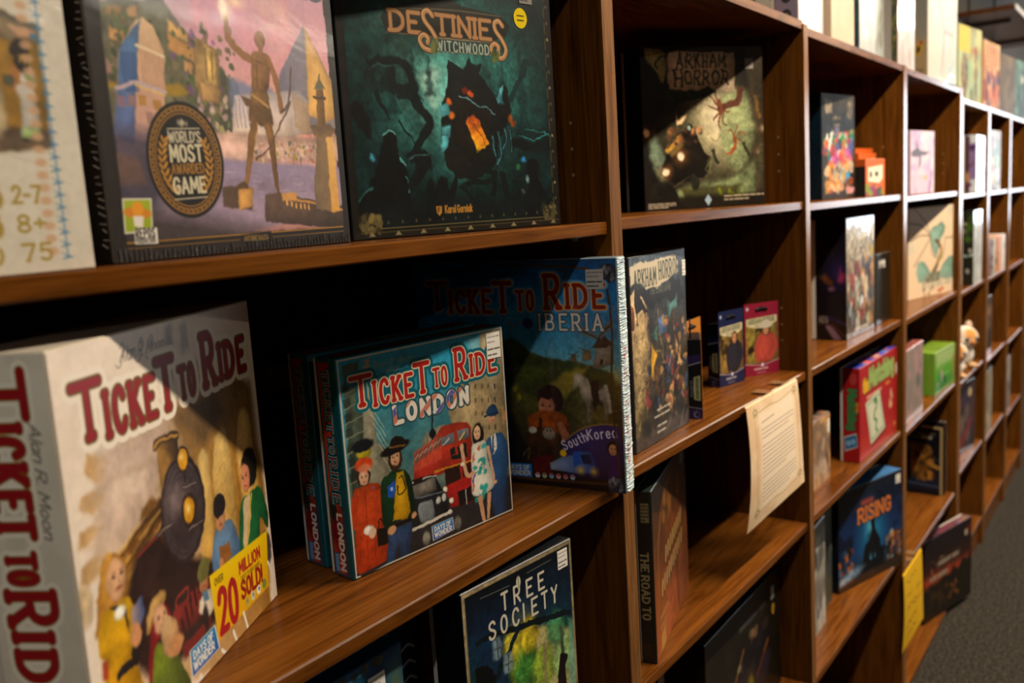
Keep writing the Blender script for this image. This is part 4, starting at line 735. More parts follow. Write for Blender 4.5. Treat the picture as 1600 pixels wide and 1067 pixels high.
    c.line([(579, 613), (549, 709), (527, 784), (509, 837)], 36, '#8a5f34', w2=15, tex=.2, smooth=True); c.poly([(462, 832), (506, 820), (520, 833), (519, 844), (465, 842)], '#5a4028', 2); c.line([(633, 622), (644, 708), (646, 796), (651, 862)], 36, '#80582f', w2=13, tex=.2, smooth=True); c.line([(609, 443), (604, 517)], 4, '#5a3c20'); c.line([(605, 433), (648, 443)], 4, '#5f4226'); c.line([(587, 634), (548, 756)], 6, '#b08448', a=.7); c.line([(704, 589), (741, 553), (768, 442)], 8, '#5a4434', smooth=True); c.line([(753, 552), (674, 653), (632, 708), (565, 748)], 6, '#5a4434', smooth=True)
    c.glow(*(495, 285), 40, '#ffe7c0', 1, 62); c.glow(*(545, 259), 70, '#ffe0b8', .9, 34); c.ell(*(490, 282), 14, 30, '#fff2dc', 8)
    c.brush(3, 26, .08)
    # award medal
    x0, y0 = (284, 756); c.ell(x0, y0, 142, 172, '#0e0c0b', 2); c.ell(x0, y0, 132, 161, '#b07a2c', 2); c.ell(x0, y0, 128, 157, '#141110', 2)
    for i in range(44):
        a = 2*math.pi*i/44; p = (x0 + 118*math.cos(a), y0 + 146*math.sin(a)); q = (x0 + 126*math.cos(a+.09), y0 + 155*math.sin(a+.09)); c.line([p, (x0 + 118*math.cos(a+.09), y0 + 146*math.sin(a+.09)), q], 4, '#a8742a', soft=1); c.line([p, (x0 + 127*math.cos(a), y0 + 156*math.sin(a))], 4, '#a8742a', soft=1)
    c.ell(x0, y0, 112, 139, '#b07a2c', 2); c.ell(x0, y0, 108, 135, '#12100f', 2)
    for s in (-1, 1):
        for i in range(9):
            b = -.62 + i*.19; px = x0 + s*88*math.cos(b); py = y0 + 108*math.sin(b)
            c.ell(px - s*9, py, 14, 5, '#b9822c', 1.5, rot=s*(.9 + b*.4)); c.ell(px + s*7, py + 3, 13, 5, '#a8742a', 1.5, rot=s*(-1.0 + b*.3))
    for t, yy, h, w, k in (("WORLD'S", -52, 30, 116, '#bdb096'), ('MOST', 4, 46, 116, '#c9bd9c'), ('AWARDED', 40, 27, 118, '#9a6a28'), ('GAME', 98, 44, 116, '#c9bd9c')): c.text(t, x0 - w/2 + 2, y0 + yy, h, k, w=w, wt=.2, rot=-.03)
    c.line([(x0-58, y0-90), (x0+60, y0-96)], 4, '#b9ac8e'); c.line([(x0-58, y0+116), (x0+62, y0+110)], 4, '#b9ac8e'); c.crowd(x0-18, y0-112, x0+18, y0-104, 6, ['#b9ac8e'], 6, 3)
    # frame and title end
    for P in ([(0, 0), (45, 0), (45, 1046), (0, 1046)], [(0, 985), (1000, 985), (1000, 1046), (0, 1046)], [(968, 0), (1000, 0), (1000, 1046), (968, 1046)], [(0, 0), (1000, 0), (1000, 40), (0, 40)]): c.poly(P, '#1f1813', 1.5, tex=.2)
    c.line([(45, 990), (962, 986)], 4, '#a8782c'); c.line([(45, 1006), (965, 1002)], 3, '#7a5822'); P = [(465, 990), (599, 984), (606, 1020), (461, 1020)]; c.poly(P, '#15110f', 2); q = (479, 1010); c.text('ANTOINE BAUZA', q[0], q[1], 15, '#8a6a2c', w=105, wt=.18)
    # publisher emblem: a straw hat on green
    P = [(45, 865), (143, 866), (135, 962), (40, 964)]; c.poly(np.array(P)*1.0 + 0, '#cfc9b8', 1); m = np.array(P).mean(0); c.poly(m + (np.array(P)-m)*.9, ('#9aa81c', '#8a9a14'), 2); c.ell(*(90, 907), 46, 16, '#c8781c', 3, rot=.1); c.ell(*(92, 894), 20, 20, '#d9901c', 3); c.poly([(74, 914), (109, 916), (103, 951), (74, 943)], '#d9cfc4', 3)
    c.poly([(73, 949), (150, 951), (148, 997), (70, 995)], '#d8d2c4', 1); q = (77, 978); c.text('REPOS', q[0], q[1], 27, '#1c1a18', w=62, wt=.16, gap=.45); q = (75, 992); c.text('PRODUCTION', q[0], q[1], 12, '#1c1a18', w=64, wt=.14)
    c.text('7 WONDERS', 200, 175, 100, '#e0b05c', w=745, wt=.24, serif=1, out=('#4a4a5a', 14))
    return c
def art_witchwood():
    c = Cv(.975, 440, '#0f1a18', G['dest'])
    c.wash(lambda x, y: hx('#0a1718') + (hx('#2f7f76') - hx('#0a1718')) * (np.clip(1 - np.hypot((x-480)/520, (y-430)/420), 0, 1)**.8)[..., None])
    c.glow(430, 470, 300, '#7fc2b4', .8); c.glow(260, 330, 170, '#5f7a5c', .6, 260); c.cloud('#0e2a28', 200, .5, .72, .8, 4); c.cloud('#4fa89a', 180, .55, .8, .5, 8, (150, 300, 850, 800)); c.poly([(324, 424), (364, 389), (426, 393), (396, 466), (375, 511), (368, 466)], '#a9cbb8', 20, .7, smooth=True, tex=.3); c.poly([(344, 445), (384, 417), (375, 506), (412, 487), (384, 533), (354, 489)], '#b9d2bd', 14, .6)
    for x, y, w, h in ((90, 180, 80, 420), (300, 330, 60, 170), (370, 350, 40, 130), (720, 330, 80, 260), (820, 300, 110, 420), (200, 250, 60, 300)):
        g = np.random.default_rng(int(x)); P = [(x, y)] + [(x + w*.5*(i/7)*(1.2 if i % 2 else .6), y + h*i/7) for i in range(1, 8)] + [(x - w*.5*(i/7)*(1.2 if i % 2 else .6), y + h*i/7) for i in range(7, 0, -1)]; c.poly(P, '#0d2625', 8, .75)
    # beast with curling limbs
    K = '#0b1516'; c.line([(255, 711), (318, 634), (357, 578), (315, 523), (300, 469), (285, 404), (239, 375), (182, 372), (134, 391), (113, 423)], 34, K, smooth=True, w2=30, soft=3); c.line([(114, 417), (122, 454), (151, 470), (180, 441), (204, 413)], 40, '#10201f', smooth=True, soft=3); c.line([(209, 412), (204, 461), (230, 471), (279, 465)], 34, '#0e1a1b', smooth=True); c.line([(136, 475), (147, 516), (170, 541), (183, 567)], 22, K, smooth=True, w2=4); c.line([(301, 523), (276, 491), (235, 497)], 22, '#0e1a1b', smooth=True)
    for a, b in (((116, 392), (97, 362)), ((161, 373), (154, 344)), ((213, 370), (249, 359)), ((255, 380), (286, 394)), ((294, 426), (320, 468))): c.line([a, b], 9, K, w2=2)
    c.line([(133, 401), (159, 390), (211, 395)], 8, '#2f5f5c', smooth=True, a=.7); c.line([(272, 535), (288, 601)], 8, '#24504c', a=.7)
    c.poly([(28, 529), (54, 510), (85, 528), (102, 580), (109, 644), (69, 612), (36, 571)], '#10100f', 4)
    # the walking hut
    c.poly([(408, 589), (421, 510), (450, 452), (464, 362), (510, 382), (527, 388), (559, 340), (593, 371), (622, 364), (601, 393), (642, 434), (680, 479), (721, 418), (748, 453), (759, 526), (719, 599), (682, 647), (658, 731), (557, 783), (466, 773), (419, 726), (407, 668)], ('#0e1211', '#15130f'), 3, tex=.3)
    c.poly([(459, 358), (522, 384), (502, 398), (455, 391)], '#0c1414', 2); c.poly([(559, 336), (577, 376), (545, 396), (527, 397)], '#0b1112', 2)
    for P in ([(409, 521), (445, 509), (459, 543), (411, 559)], [(408, 589), (456, 582), (449, 623), (405, 627)], [(410, 627), (446, 623), (431, 664), (399, 686)], [(683, 479), (720, 426), (721, 502), (688, 498)]): c.poly(P, ('#4f9ca4', '#2f6a70'), 4, tex=.4)
    c.line([(501, 480), (582, 506), (675, 539)], 6, '#5f8f94', smooth=True, a=.8); c.poly([(501, 485), (473, 588), (483, 681), (616, 659), (658, 547)], '#1a130c', 4, .9)
    c.poly([(526, 576), (534, 553), (562, 548), (586, 562), (610, 613), (633, 651), (609, 670), (570, 679), (549, 632)], ('#d2501c', '#e0ac12'), 3); c.poly([(580, 628), (607, 618), (626, 651), (583, 675)], '#c87a1c', 5, .8); c.line([(566, 576), (616, 661)], 3, '#7a2c10', a=.8)
    for q, k in (((554, 472), '#b9481c'), ((530, 461), '#6a1c10'), ((451, 504), '#b9541c'), ((462, 550), '#c8641c'), ((750, 555), '#a8541c'), ((762, 574), '#8a3c14')): c.ell(q[0], q[1], 13, 13, k, 5)
    c.line([(543, 764), (608, 747), (654, 780), (639, 840)], 20, '#0c1110', smooth=True); c.line([(493, 809), (541, 792), (637, 791), (656, 763)], 24, '#0d1413', smooth=True); c.line([(493, 805), (522, 834), (529, 858)], 14, '#0d1413', smooth=True); c.line([(692, 769), (706, 843), (712, 893)], 34, '#0c1413', smooth=True)
    for a in ([(651, 623), (654, 671), (661, 695)], [(685, 611), (692, 683), (668, 731)], [(746, 599), (748, 660), (746, 684)], [(720, 594), (723, 635), (706, 671)]): c.line(a, 18, '#12282c', smooth=True); c.line(a, 5, '#4a8890', smooth=True, a=.8)
    c.line([(765, 652), (887, 668), (979, 654)], 36, '#0b1314', soft=4); c.line([(792, 623), (871, 636), (957, 610)], 6, '#2f7a7c', smooth=True); c.line([(821, 598), (927, 610), (970, 628)], 5, '#2a6a6c', smooth=True); c.line([(763, 477), (832, 377), (849, 340), (912, 349)], 26, '#0d2122', smooth=True, a=.8)
    # hooded figures in front
    c.poly([(13, 874), (66, 813), (106, 750), (129, 697), (151, 633), (179, 610), (200, 618), (213, 644), (213, 699), (237, 737), (247, 799), (245, 877), (128, 914), (27, 907)], '#0b0d0d', 4, smooth=True); c.line([(151, 627), (179, 612), (204, 625)], 6, '#5fa08f', smooth=True, a=.8); c.line([(216, 701), (237, 728)], 6, '#4f8f88'); c.line([(234, 765), (248, 821)], 6, '#3f7f7a', a=.8); c.line([(23, 849), (88, 797)], 7, '#2f5f60', a=.8); c.ell(*(100, 701), 10, 12, '#3f8fa8', 5)
    c.line([(227, 579), (288, 656), (308, 678)], 7, K); c.poly([(271, 689), (315, 672), (346, 694), (355, 731), (330, 753), (289, 790), (260, 811), (236, 799), (280, 738)], '#0c1112', 4, smooth=True); c.line([(256, 706), (291, 689), (336, 690)], 8, '#2c4a4c', smooth=True)
    c.poly([(326, 791), (350, 776), (359, 808), (391, 773), (420, 779), (428, 821), (458, 761), (468, 785), (450, 843), (423, 881), (330, 866)], '#0b0f10', 4, smooth=True); c.poly([(824, 735), (847, 713), (882, 724), (894, 800), (936, 879), (947, 932), (795, 923), (824, 823)], '#0a0c10', 4, smooth=True); c.ell(*(805, 712), 9, 11, '#2a7ab8', 4); c.ell(*(779, 741), 10, 10, '#2f7a3c', 5, .8); c.line([(766, 776), (790, 777), (791, 797)], 5, '#0b1414'); c.ell(*(824, 788), 8, 16, '#6f8f94', 4); c.ell(*(795, 837), 14, 10, '#4a4644', 4)
    c.poly([(60, 860), (940, 850), (940, 940), (60, 940)], '#0c1214', 26, .95)
    c.brush(5, 30, .3)
    # title plate
    c.poly([(180, 232), (209, 198), (306, 178), (362, 170), (478, 141), (536, 161), (722, 176), (775, 208), (755, 250), (681, 272), (466, 279), (201, 278)], ('#2c2a22', '#191c18'), 3, tex=.3); c.line([(209, 202), (475, 181), (728, 180)], 5, '#57503a', smooth=True); c.line([(201, 280), (466, 279), (697, 273)], 5, '#57503a', smooth=True); c.poly([(307, 174), (378, 147), (479, 136), (529, 162)], '#262620', 3)
    c.poly([(416, 283), (681, 277), (684, 319), (421, 327)], ('#3a4a44', '#26332e'), 2, tex=.2); c.line([(416, 283), (687, 279)], 4, '#8a7a5c'); c.line([(420, 329), (683, 324)], 4, '#8a7a5c')
    for t, x, y, w, h in (('DE', 220, 271, 118, 66), ('TINIE', 418, 268, 250, 66)): c.text(t, x, y, h, '#a4764a', w=w, wt=.22, serif=.9, out=('#3a2616', 4))
    for x, y, s in ((372, 290, 1), (706, 296, 1)):
        p = [(x+32, y-82), (x+14, y-98), (x-8, y-88), (x-4, y-62), (x+26, y-30), (x+44, y+6), (x+24, y+36), (x-16, y+30), (x-32, y+4), (x-14, y-14), (x+6, y-4), (x+2, y+12)]
        c.line(p, 24, '#3a2616', smooth=True); c.line(p, 17, '#a4764a', smooth=True); c.line([(a-3, b-3) for a, b in p], 4, '#d2ac80', smooth=True, a=.7)
    c.text('WITCHWOOD', 415, 325, 34, '#93a090', w=246, wt=.2, out=('#222c28', 3), gap=.42); c.crowd(680, 312, 712, 345, 16, ['#4a5a24', '#6a6a3a', '#39441c', '#8a7a5a'], 9, 3); c.crowd(390, 290, 415, 330, 14, ['#4a5a24', '#6a6a3a', '#39441c'], 8, 4)
    q = (372, 892); c.poly([(q[0]-14, q[1]-18), (q[0]+14, q[1]-18), (q[0]+12, q[1]+6), (q[0], q[1]+18), (q[0]-12, q[1]+6)], '#a87428', 2); c.text('F', q[0]-5, q[1]+5, 16, '#2a1a08', wt=.2); q = (400, 898); c.text('Karol Gorniak', q[0], q[1]+2, 26, '#a87428', w=128, wt=.2)
    # iron frame
    for P in ([(0, 0), (30, 0), (30, 975), (0, 975)], [(0, 945), (1000, 945), (1000, 975), (0, 975)], [(958, 0), (1000, 0), (1000, 975), (958, 975)], [(0, 0), (1000, 0), (1000, 26), (0, 26)]): c.poly(P, '#1d1a14', 2, tex=.3)
    c.line([(60, 940), (950, 940)], 4, '#6a5a30', a=.9); c.line([(30, 953), (985, 953)], 3, '#55482a', a=.9)
    for i in range(9): c.poly([(60+i*110, 966), (75+i*110, 950), (90+i*110, 966)], '#7d7350', 2)
    for i in range(15): c.poly([(80+i*60, 925), (86+i*60, 912), (92+i*60, 925)], '#4a4228', 2); c.ell(975, 60+i*62, 6, 6, '#7d7350' if i % 3 == 0 else '#4f4630', 2); c.line([(962, 60+i*62), (962, 100+i*62)], 5, '#54492c', a=.8)
    c.crowd(30, 890, 110, 950, 40, ['#5a4f2c', '#7a6a3a', '#2a2618'], 10, 6); c.crowd(900, 890, 970, 950, 34, ['#4a4428', '#6a6040', '#2a2618'], 10, 7)
    return c
def art_arkham():
    c = Cv(1.132, 300, '#17130d', G['ark'])
    c.wash(lambda x, y: hx('#1c1710') + (hx('#6f6a48') - hx('#1c1710')) * np.clip(1 - np.hypot((x-560)/520, (y-640)/520), 0, 1)[..., None])
    c.glow(620, 560, 330, '#d8c79a', 1, 360, 1.1); c.glow(610, 470, 200, '#f0dfba', .9, 240); c.poly([(234, 1015), (440, 960), (703, 927), (894, 822), (979, 687), (947, 1006), (702, 1093), (336, 1099)], '#8a9a68', 20, .8, smooth=True, tex=.3); c.poly([(85, 573), (134, 684), (210, 840), (134, 923), (45, 746)], '#7f9478', 16, .8, smooth=True); c.poly([(655, 360), (846, 316), (914, 594), (812, 864), (678, 814), (627, 586)], '#8f9a68', 22, .8, smooth=True, tex=.3); c.poly([(285, 983), (491, 984), (811, 977), (702, 1084), (336, 1099)], '#3a3418', 12, .8); c.crowd(600, 1020, 820, 1080, 16, ['#7a8a14', '#5a6414'], 10, 5)
    c.poly([(45, 22), (187, 43), (207, 177), (166, 244), (105, 177), (35, 97)], ('#8a8a50', '#a09a5c'), 3, smooth=True); c.line([(136, 155), (115, 110), (156, 79), (197, 70)], 14, '#15140c', smooth=True); c.poly([(0, 0), (45, 88), (135, 186), (166, 310), (211, 443), (35, 572), (0, 571)], '#14100b', 8); c.poly([(216, 311), (496, 304), (443, 358), (288, 400), (135, 530), (186, 355)], '#1d2414', 8, .9, tex=.3)
    c.poly([(217, 38), (762, 44), (764, 316), (216, 297)], ('#cdb498', '#c8ac88'), 3, tex=.1); c.poly([(268, 311), (444, 313), (549, 277), (602, 323), (496, 358), (339, 356)], '#2a3418', 6, tex=.3)
    for t, x, y, w, h in (('A', 288, 150, 52, 98), ('RKHAM', 366, 142, 318, 82), ('H', 266, 272, 56, 114), ('ORROR', 350, 262, 352, 92)): c.text(t, x, y, h, '#2c3420', w=w, wt=.14, serif=.6, gap=.42)
    # car full of travellers
    c.poly([(210, 686), (287, 600), (416, 581), (452, 680), (493, 740), (545, 786), (492, 860), (450, 916), (362, 943), (235, 950), (134, 880), (159, 794)], ('#1c140c', '#14100a'), 4, tex=.3); c.poly([(170, 715), (297, 605), (307, 649), (195, 751)], '#b98a34', 3); c.poly([(195, 743), (312, 649), (322, 685), (225, 770)], '#6a5a34', 3); c.ell(*(184, 1056), 80, 110, '#16130e', 4, rot=-.3); c.ell(*(403, 945), 38, 60, '#24221a', 4, rot=-.3); c.ell(*(471, 859), 44, 62, '#131009', 4); c.poly([(535, 728), (562, 711), (619, 811), (608, 833), (577, 810)], '#2a2c1c', 3); c.line([(235, 972), (362, 899)], 10, '#4a4430')
    c.crowd(200, 560, 480, 690, 18, ['#8a5a34', '#2a1c14', '#5a3c24', '#c08a5c'], 22, 3, 3); c.ell(*(375, 562), 26, 32, '#17120e', 3); c.ell(*(369, 562), 14, 20, '#a8c0a8', 3); c.ell(*(400, 581), 14, 24, '#b9784c', 3)
    for q, r in (((296, 759), 60), ((169, 864), 56), ((25, 589), 54), ((980, 582), 46), ((945, 741), 28)): c.glow(q[0], q[1], r*1.6, '#a8642a', .8); c.ell(q[0], q[1], r*.4, r*.5, '#ffe8c4', 6)
    c.poly([(267, 453), (287, 507), (349, 464), (318, 534), (277, 542)], '#ffd9a0', 6)
    # red tentacled things
    for p in ([(633, 428), (559, 359), (538, 341)], [(633, 442), (575, 432), (532, 413)], [(633, 460), (590, 495), (569, 522)], [(638, 460), (611, 541), (632, 578)], [(654, 460), (654, 533), (696, 561)], [(655, 451), (697, 466), (719, 461)], [(623, 405), (602, 350), (592, 332)]): c.line(p, 16, '#6f3c24', smooth=True, w2=8)
    c.line([(644, 428), (709, 406), (774, 385), (808, 316)], 54, '#4f2c20', smooth=True, soft=5); c.ell(*(633, 419), 26, 50, '#7a4428', 3); c.line([(739, 635), (749, 690), (727, 734), (673, 759)], 32, '#9a4c28', smooth=True, w2=14)
    for p in ([(739, 635), (707, 588), (685, 606)], [(739, 626), (761, 581), (772, 563)], [(750, 635), (804, 609), (837, 628)], [(749, 644), (793, 654), (814, 682)]): c.line(p, 11, '#8a5030', smooth=True)
    c.poly([(803, 682), (836, 674), (879, 757), (889, 794), (846, 765)], '#2a2c1c', 3); c.poly([(850, -8), (1000, 0), (1000, 1132), (918, 1096), (911, 823), (936, 594), (884, 363)], '#3a3020', 20, .75); c.line([(939, 364), (959, 503)], 30, '#7a5424', soft=10, a=.8)
    for p in ([(498, 851), (546, 764), (561, 863), (518, 888), (492, 860)], [(547, 629), (599, 658), (626, 614)]): c.line(p, 7, '#5a5a38', smooth=True)
    c.brush(8, 50, .25)
    c.poly([(0, 1040), (1000, 1050), (1000, 1132), (0, 1132)], '#17130d', 18, .9); q = (512, 1078); c.poly([(q[0], q[1]-42), (q[0]+30, q[1]), (q[0], q[1]+42), (q[0]-30, q[1])], '#9ab0c0', 2); c.rows(25, 1080, 240, 1120, 3, '#c9b89a', 10); c.rows(650, 1045, 985, 1095, 2, '#c9b89a', 12)
    return c
def art_lcg():
    c = Cv(1.369, 240, '#2a2824', G['lcg'])
    c.stops((0, '#49535c'), (300, '#33363a'), (700, '#3a3022'), (1369, '#26221c')); c.poly([(-24, 314), (258, 303), (278, 707), (214, 1073), (10, 1263), (0, 837)], ('#d9b47c', '#6a5a38'), 30, smooth=True, tex=.2); c.ell(*(74, 304), 150, 130, '#e4c490', 10)
    P = [(22, 60), (822, 32), (867, 152), (656, 209), (482, 229), (264, 239), (185, 194), (87, 178), (8, 187)]; c.poly(P, '#d8c4a0', 4, smooth=False)
    c.poly([(-22, 200), (67, 176), (215, 205), (284, 246), (655, 235), (741, 197), (889, 228), (962, 377), (831, 411), (590, 338), (358, 401), (276, 348), (156, 292), (63, 220), (-7, 242)], '#1c1a18', 6, tex=.3)
    c.poly([(63, 220), (130, 239), (154, 313), (293, 394), (228, 408), (167, 387), (106, 392), (53, 323)], '#1a1410', 4); c.poly([(-34, 313), (49, 356), (62, 429), (36, 481), (-40, 462)], ('#8a4a24', '#5a2c14'), 4); c.line([(124, 310), (107, 478)], 14, '#241a14')
    # climbers on scaffolds
    for a in ([(211, 604), (206, 1169)], [(333, 716), (450, 680), (673, 1028), (727, 1250)], [(469, 415), (516, 748)], [(604, 691), (671, 1079)], [(319, 903), (705, 907)], [(476, 813), (840, 805)]): c.line(a, 14, '#8a7648', a=.9)
    c.poly([(316, 644), (389, 726), (364, 912), (276, 870)], '#d9a028', 12, tex=.3); c.poly([(466, 460), (583, 452), (599, 571), (504, 580)], '#4a6aa0', 8); c.poly([(610, 386), (834, 340), (805, 408), (629, 481)], '#4f7a74', 10); c.poly([(322, 576), (462, 505), (430, 639)], '#3f6a60', 10)
    g = ['#b98a54', '#6a4024', '#8a2c30', '#3a4a6a', '#1a1614', '#c9a06a', '#4a3a24', '#201a16']; c.crowd(560, 480, 960, 900, 60, g, 26, 5, 6); c.crowd(150, 800, 960, 1200, 90, g, 34, 6, 8); c.crowd(120, 1150, 900, 1330, 26, ['#1a1614', '#2a2420', '#3a3020'], 60, 7, 14)
    c.brush(22, 90, .4); c.poly(P, '#d8c4a0', 5)
    c.text('ARKHAM', 70, 215, 118, '#39422f', w=375, wt=.13, serif=.5, gap=.4); c.text('HORROR', 500, 190, 124, '#39422f', w=375, wt=.13, serif=.5, gap=.4, rot=-.02); c.text('THE CARD GAME', 330, 285, 46, '#6a6a54', w=380, wt=.16)
    for i, (y, a, b) in enumerate(((1120, 380, 700), (1165, 330, 740), (1240, 380, 700), (1285, 370, 700))): c.rows(a, y, b, y+34, 1, '#cfc8b8', 16, .9, i)
    return c
def art_tree():
    c = Cv(1.51, 330, '#0d1c2c', G['tree'])
    c.stops((0, '#060a10'), (200, '#0a1c30'), (420, '#0c2c3c'), (560, '#16402a'), (700, '#3a6a2a'), (1000, '#a8a05a'), (1510, '#5a6a3a')); c.cloud('#0a1a34', 240, .45, .7, .8, 4, (0, 120, 700, 800)); c.cloud('#10482c', 200, .48, .7, .8, 6, (500, 300, 1000, 900))
    c.poly([(106, 304), (355, 252), (513, 416), (455, 722), (110, 1082), (70, 670)], '#0c2a48', 40, .9); c.poly([(368, 415), (467, 397), (574, 400), (816, 478), (950, 597), (973, 963), (958, 1547), (268, 1169), (371, 683)], ('#cfc07a', '#a8a868'), 20, smooth=True, tex=.2); c.glow(*(496, 469), 220, '#f0dc9a', .8, 300)
    for q, r, k in (((470, 559), 130, '#6a8a1c'), ((502, 654), 110, '#2f6a2c'), ((658, 683), 110, '#7f9a2c'), ((862, 688), 110, '#7fa060'), ((547, 430), 90, '#b9a01c'), ((395, 426), 80, '#c9b42c'), ((802, 493), 90, '#3f7a4c')): c.ell(q[0], q[1], r, r*1.2, k, 20, .85, tex=.4)
    c.line([(106, 304), (292, 324), (517, 365), (821, 417), (950, 447)], 34, '#08141a', smooth=True); c.line([(473, 331), (395, 426), (303, 505), (210, 608)], 30, '#0a1c24', smooth=True, w2=50); c.line([(683, 548), (683, 828), (676, 1049)], 26, '#8a7a54', soft=6); c.line([(851, 513), (861, 709)], 30, '#3a4a3a', soft=6)
    c.poly([(67, 439), (170, 466), (242, 557), (207, 638), (77, 597)], '#05080a', 6); c.crowd(60, 700, 330, 1000, 40, ['#05080a', '#070d0c'], 30, 5, 3); c.crowd(180, 780, 300, 900, 12, ['#b9b47a', '#7a7a40'], 9, 6)
    for q in ((262, 409), (346, 524)): c.poly([(q[0]-32, q[1]-60), (q[0]+32, q[1]-60), (q[0]+36, q[1]+50), (q[0]-36, q[1]+50)], '#8fa4ac', 8, .8, smooth=True); c.line([(q[0], q[1]-60), (q[0], q[1]+50)], 7, '#3a4a50'); c.line([(q[0]-34, q[1]), (q[0]+34, q[1])], 6, '#3a4a50')
    c.poly([(824, 684), (864, 676), (913, 714), (882, 761), (884, 891), (892, 1113), (753, 1044), (796, 851)], '#180f10', 4, smooth=True); c.poly([(933, 483), (1009, 535), (987, 1115), (910, 903)], '#6fa08c', 14, .7)
    c.brush(7, 50, .25)
    for t, yy, xs, sl in (('TREE', 205, (326, 436, 552, 664), .0), ('SOCIETY', 332, (205, 308, 412, 512, 590, 686, 782), .0)):
        for ch, x in zip(t, xs): c.text(ch, x, yy + sl * (x - xs[0]), 96, '#d2c8b0', w=(50 if ch != 'I' else None), wt=.17)
    c.line([(150, 70), (400, 84)], 5, '#7a7a70', a=.8); c.line([(560, 66), (790, 62)], 5, '#7a7a70', a=.8); c.ell(480, 92, 20, 36, '#d2c8b0', 3); c.line([(480, 66), (480, 124)], 5, '#3a4030')
    for P in ([(0, 0), (26, 0), (26, 1510), (0, 1510)], [(0, 0), (1000, 0), (1000, 24), (0, 24)], [(976, 0), (1000, 0), (1000, 1510), (976, 1510)]): c.poly(P, '#a8946c', 3, tex=.3)
    c.crowd(10, 500, 40, 1300, 14, ['#d2c4a0', '#8a7a54'], 12, 8)
    return c
def art_market():
    c = Cv(.966, 440, '#d9cdb8', G['wht'])
    c.poly([(414, 438), (857, 424), (935, 449), (932, 699), (816, 710), (371, 725)], ('#b98a34', '#a87828'), 4, tex=.15); c.poly([(619, 445), (857, 424), (935, 446), (934, 485), (890, 481), (849, 483), (609, 514)], ('#8a7a5c', '#a88a6a'), 4, tex=.3); c.line([(856, 432), (896, 439), (935, 454)], 10, '#5f5a4c'); c.poly([(867, 450), (908, 450), (932, 460), (932, 478), (890, 475)], ('#c9a88a', '#b97a54'), 4, tex=.3); c.poly([(917, 464), (931, 468), (928, 476), (915, 475)], '#3f7a9c', 3); c.poly([(585, 674), (823, 658), (934, 665), (934, 701), (816, 710), (578, 720)], ('#6a5240', '#8a7254'), 6, tex=.2)
    # porter in a white robe
    c.poly([(878, 544), (888, 530), (907, 534), (912, 560), (908, 583), (914, 619), (913, 666), (905, 681), (874, 682), (868, 668), (874, 609), (867, 577)], ('#d9cfc0', '#b9aea2'), 4, smooth=True, tex=.1); c.poly([(874, 512), (882, 494), (899, 492), (904, 515), (901, 539), (888, 545), (876, 533)], '#1f1c1c', 3, smooth=True); c.ell(*(887, 500), 22, 20, '#2a2420', 3); c.poly([(881, 510), (899, 508), (900, 526), (893, 532), (893, 514), (883, 528)], '#a8843c', 2); c.line([(872, 547), (866, 568), (886, 582), (899, 589)], 26, '#a8703c', smooth=True); c.line([(883, 582), (898, 591)], 26, '#c9bfae'); c.poly([(841, 557), (863, 550), (869, 564), (862, 579), (843, 575)], '#4a4a3c', 4, tex=.3); c.poly([(891, 545), (902, 546), (911, 561), (904, 572), (897, 563)], '#7a8a4a', 3, tex=.3); c.poly([(870, 661), (909, 653), (913, 666), (902, 681), (871, 682)], ('#a8a88a', '#6a8a3c'), 4, tex=.4); c.poly([(866, 682), (880, 682), (887, 692), (876, 690)], '#3a2418', 2)
    c.poly([(824, 562), (843, 598), (841, 662), (820, 683), (793, 684)], '#b9a27a', 6, tex=.3)
    c.line([(815, 715), (895, 735), (962, 781)], 3, '#c2b49c', smooth=True, a=.6)
    c.brush(3, 24, .1)
    # printed border of blue fans and orange arches
    for i in range(34):
        y = 30 + i*27; q0 = 902; c.ell(q0, y, 13, 9, '#cfa078', 3, .85); c.poly([(q0+20, y+6), (q0+46, y+16), (q0+20, y+20), (q0+32, y+13)], '#2f6a94', 2); c.line([(q0+34, y-10), (q0+34, y+16)], 5, '#6f94b0', a=.8)
    R = (('2-7', 30, 318, 38, 30), ('8+', 30, 365, 38, 30), ('75', 40, 410, 38, 30))
    for t, P in (('2-7', (830, 816)), ('8+', (832, 877)), ('75', (837, 938))): c.text(t, P[0], P[1], 34, '#a88c3c', wt=.2, serif=.6, w=60)
    for P in ((794, 818), (787, 878)): c.ell(P[0], P[1]-10, 14, 20, '#a88c3c', 3); c.ell(P[0], P[1]-34, 9, 9, '#a88c3c', 3)
    P = (774, 937); c.ell(P[0], P[1]-14, 20, 22, '#a88c3c', 3); c.ell(P[0], P[1]-14, 12, 14, '#d9cdb8', 3)
    return c

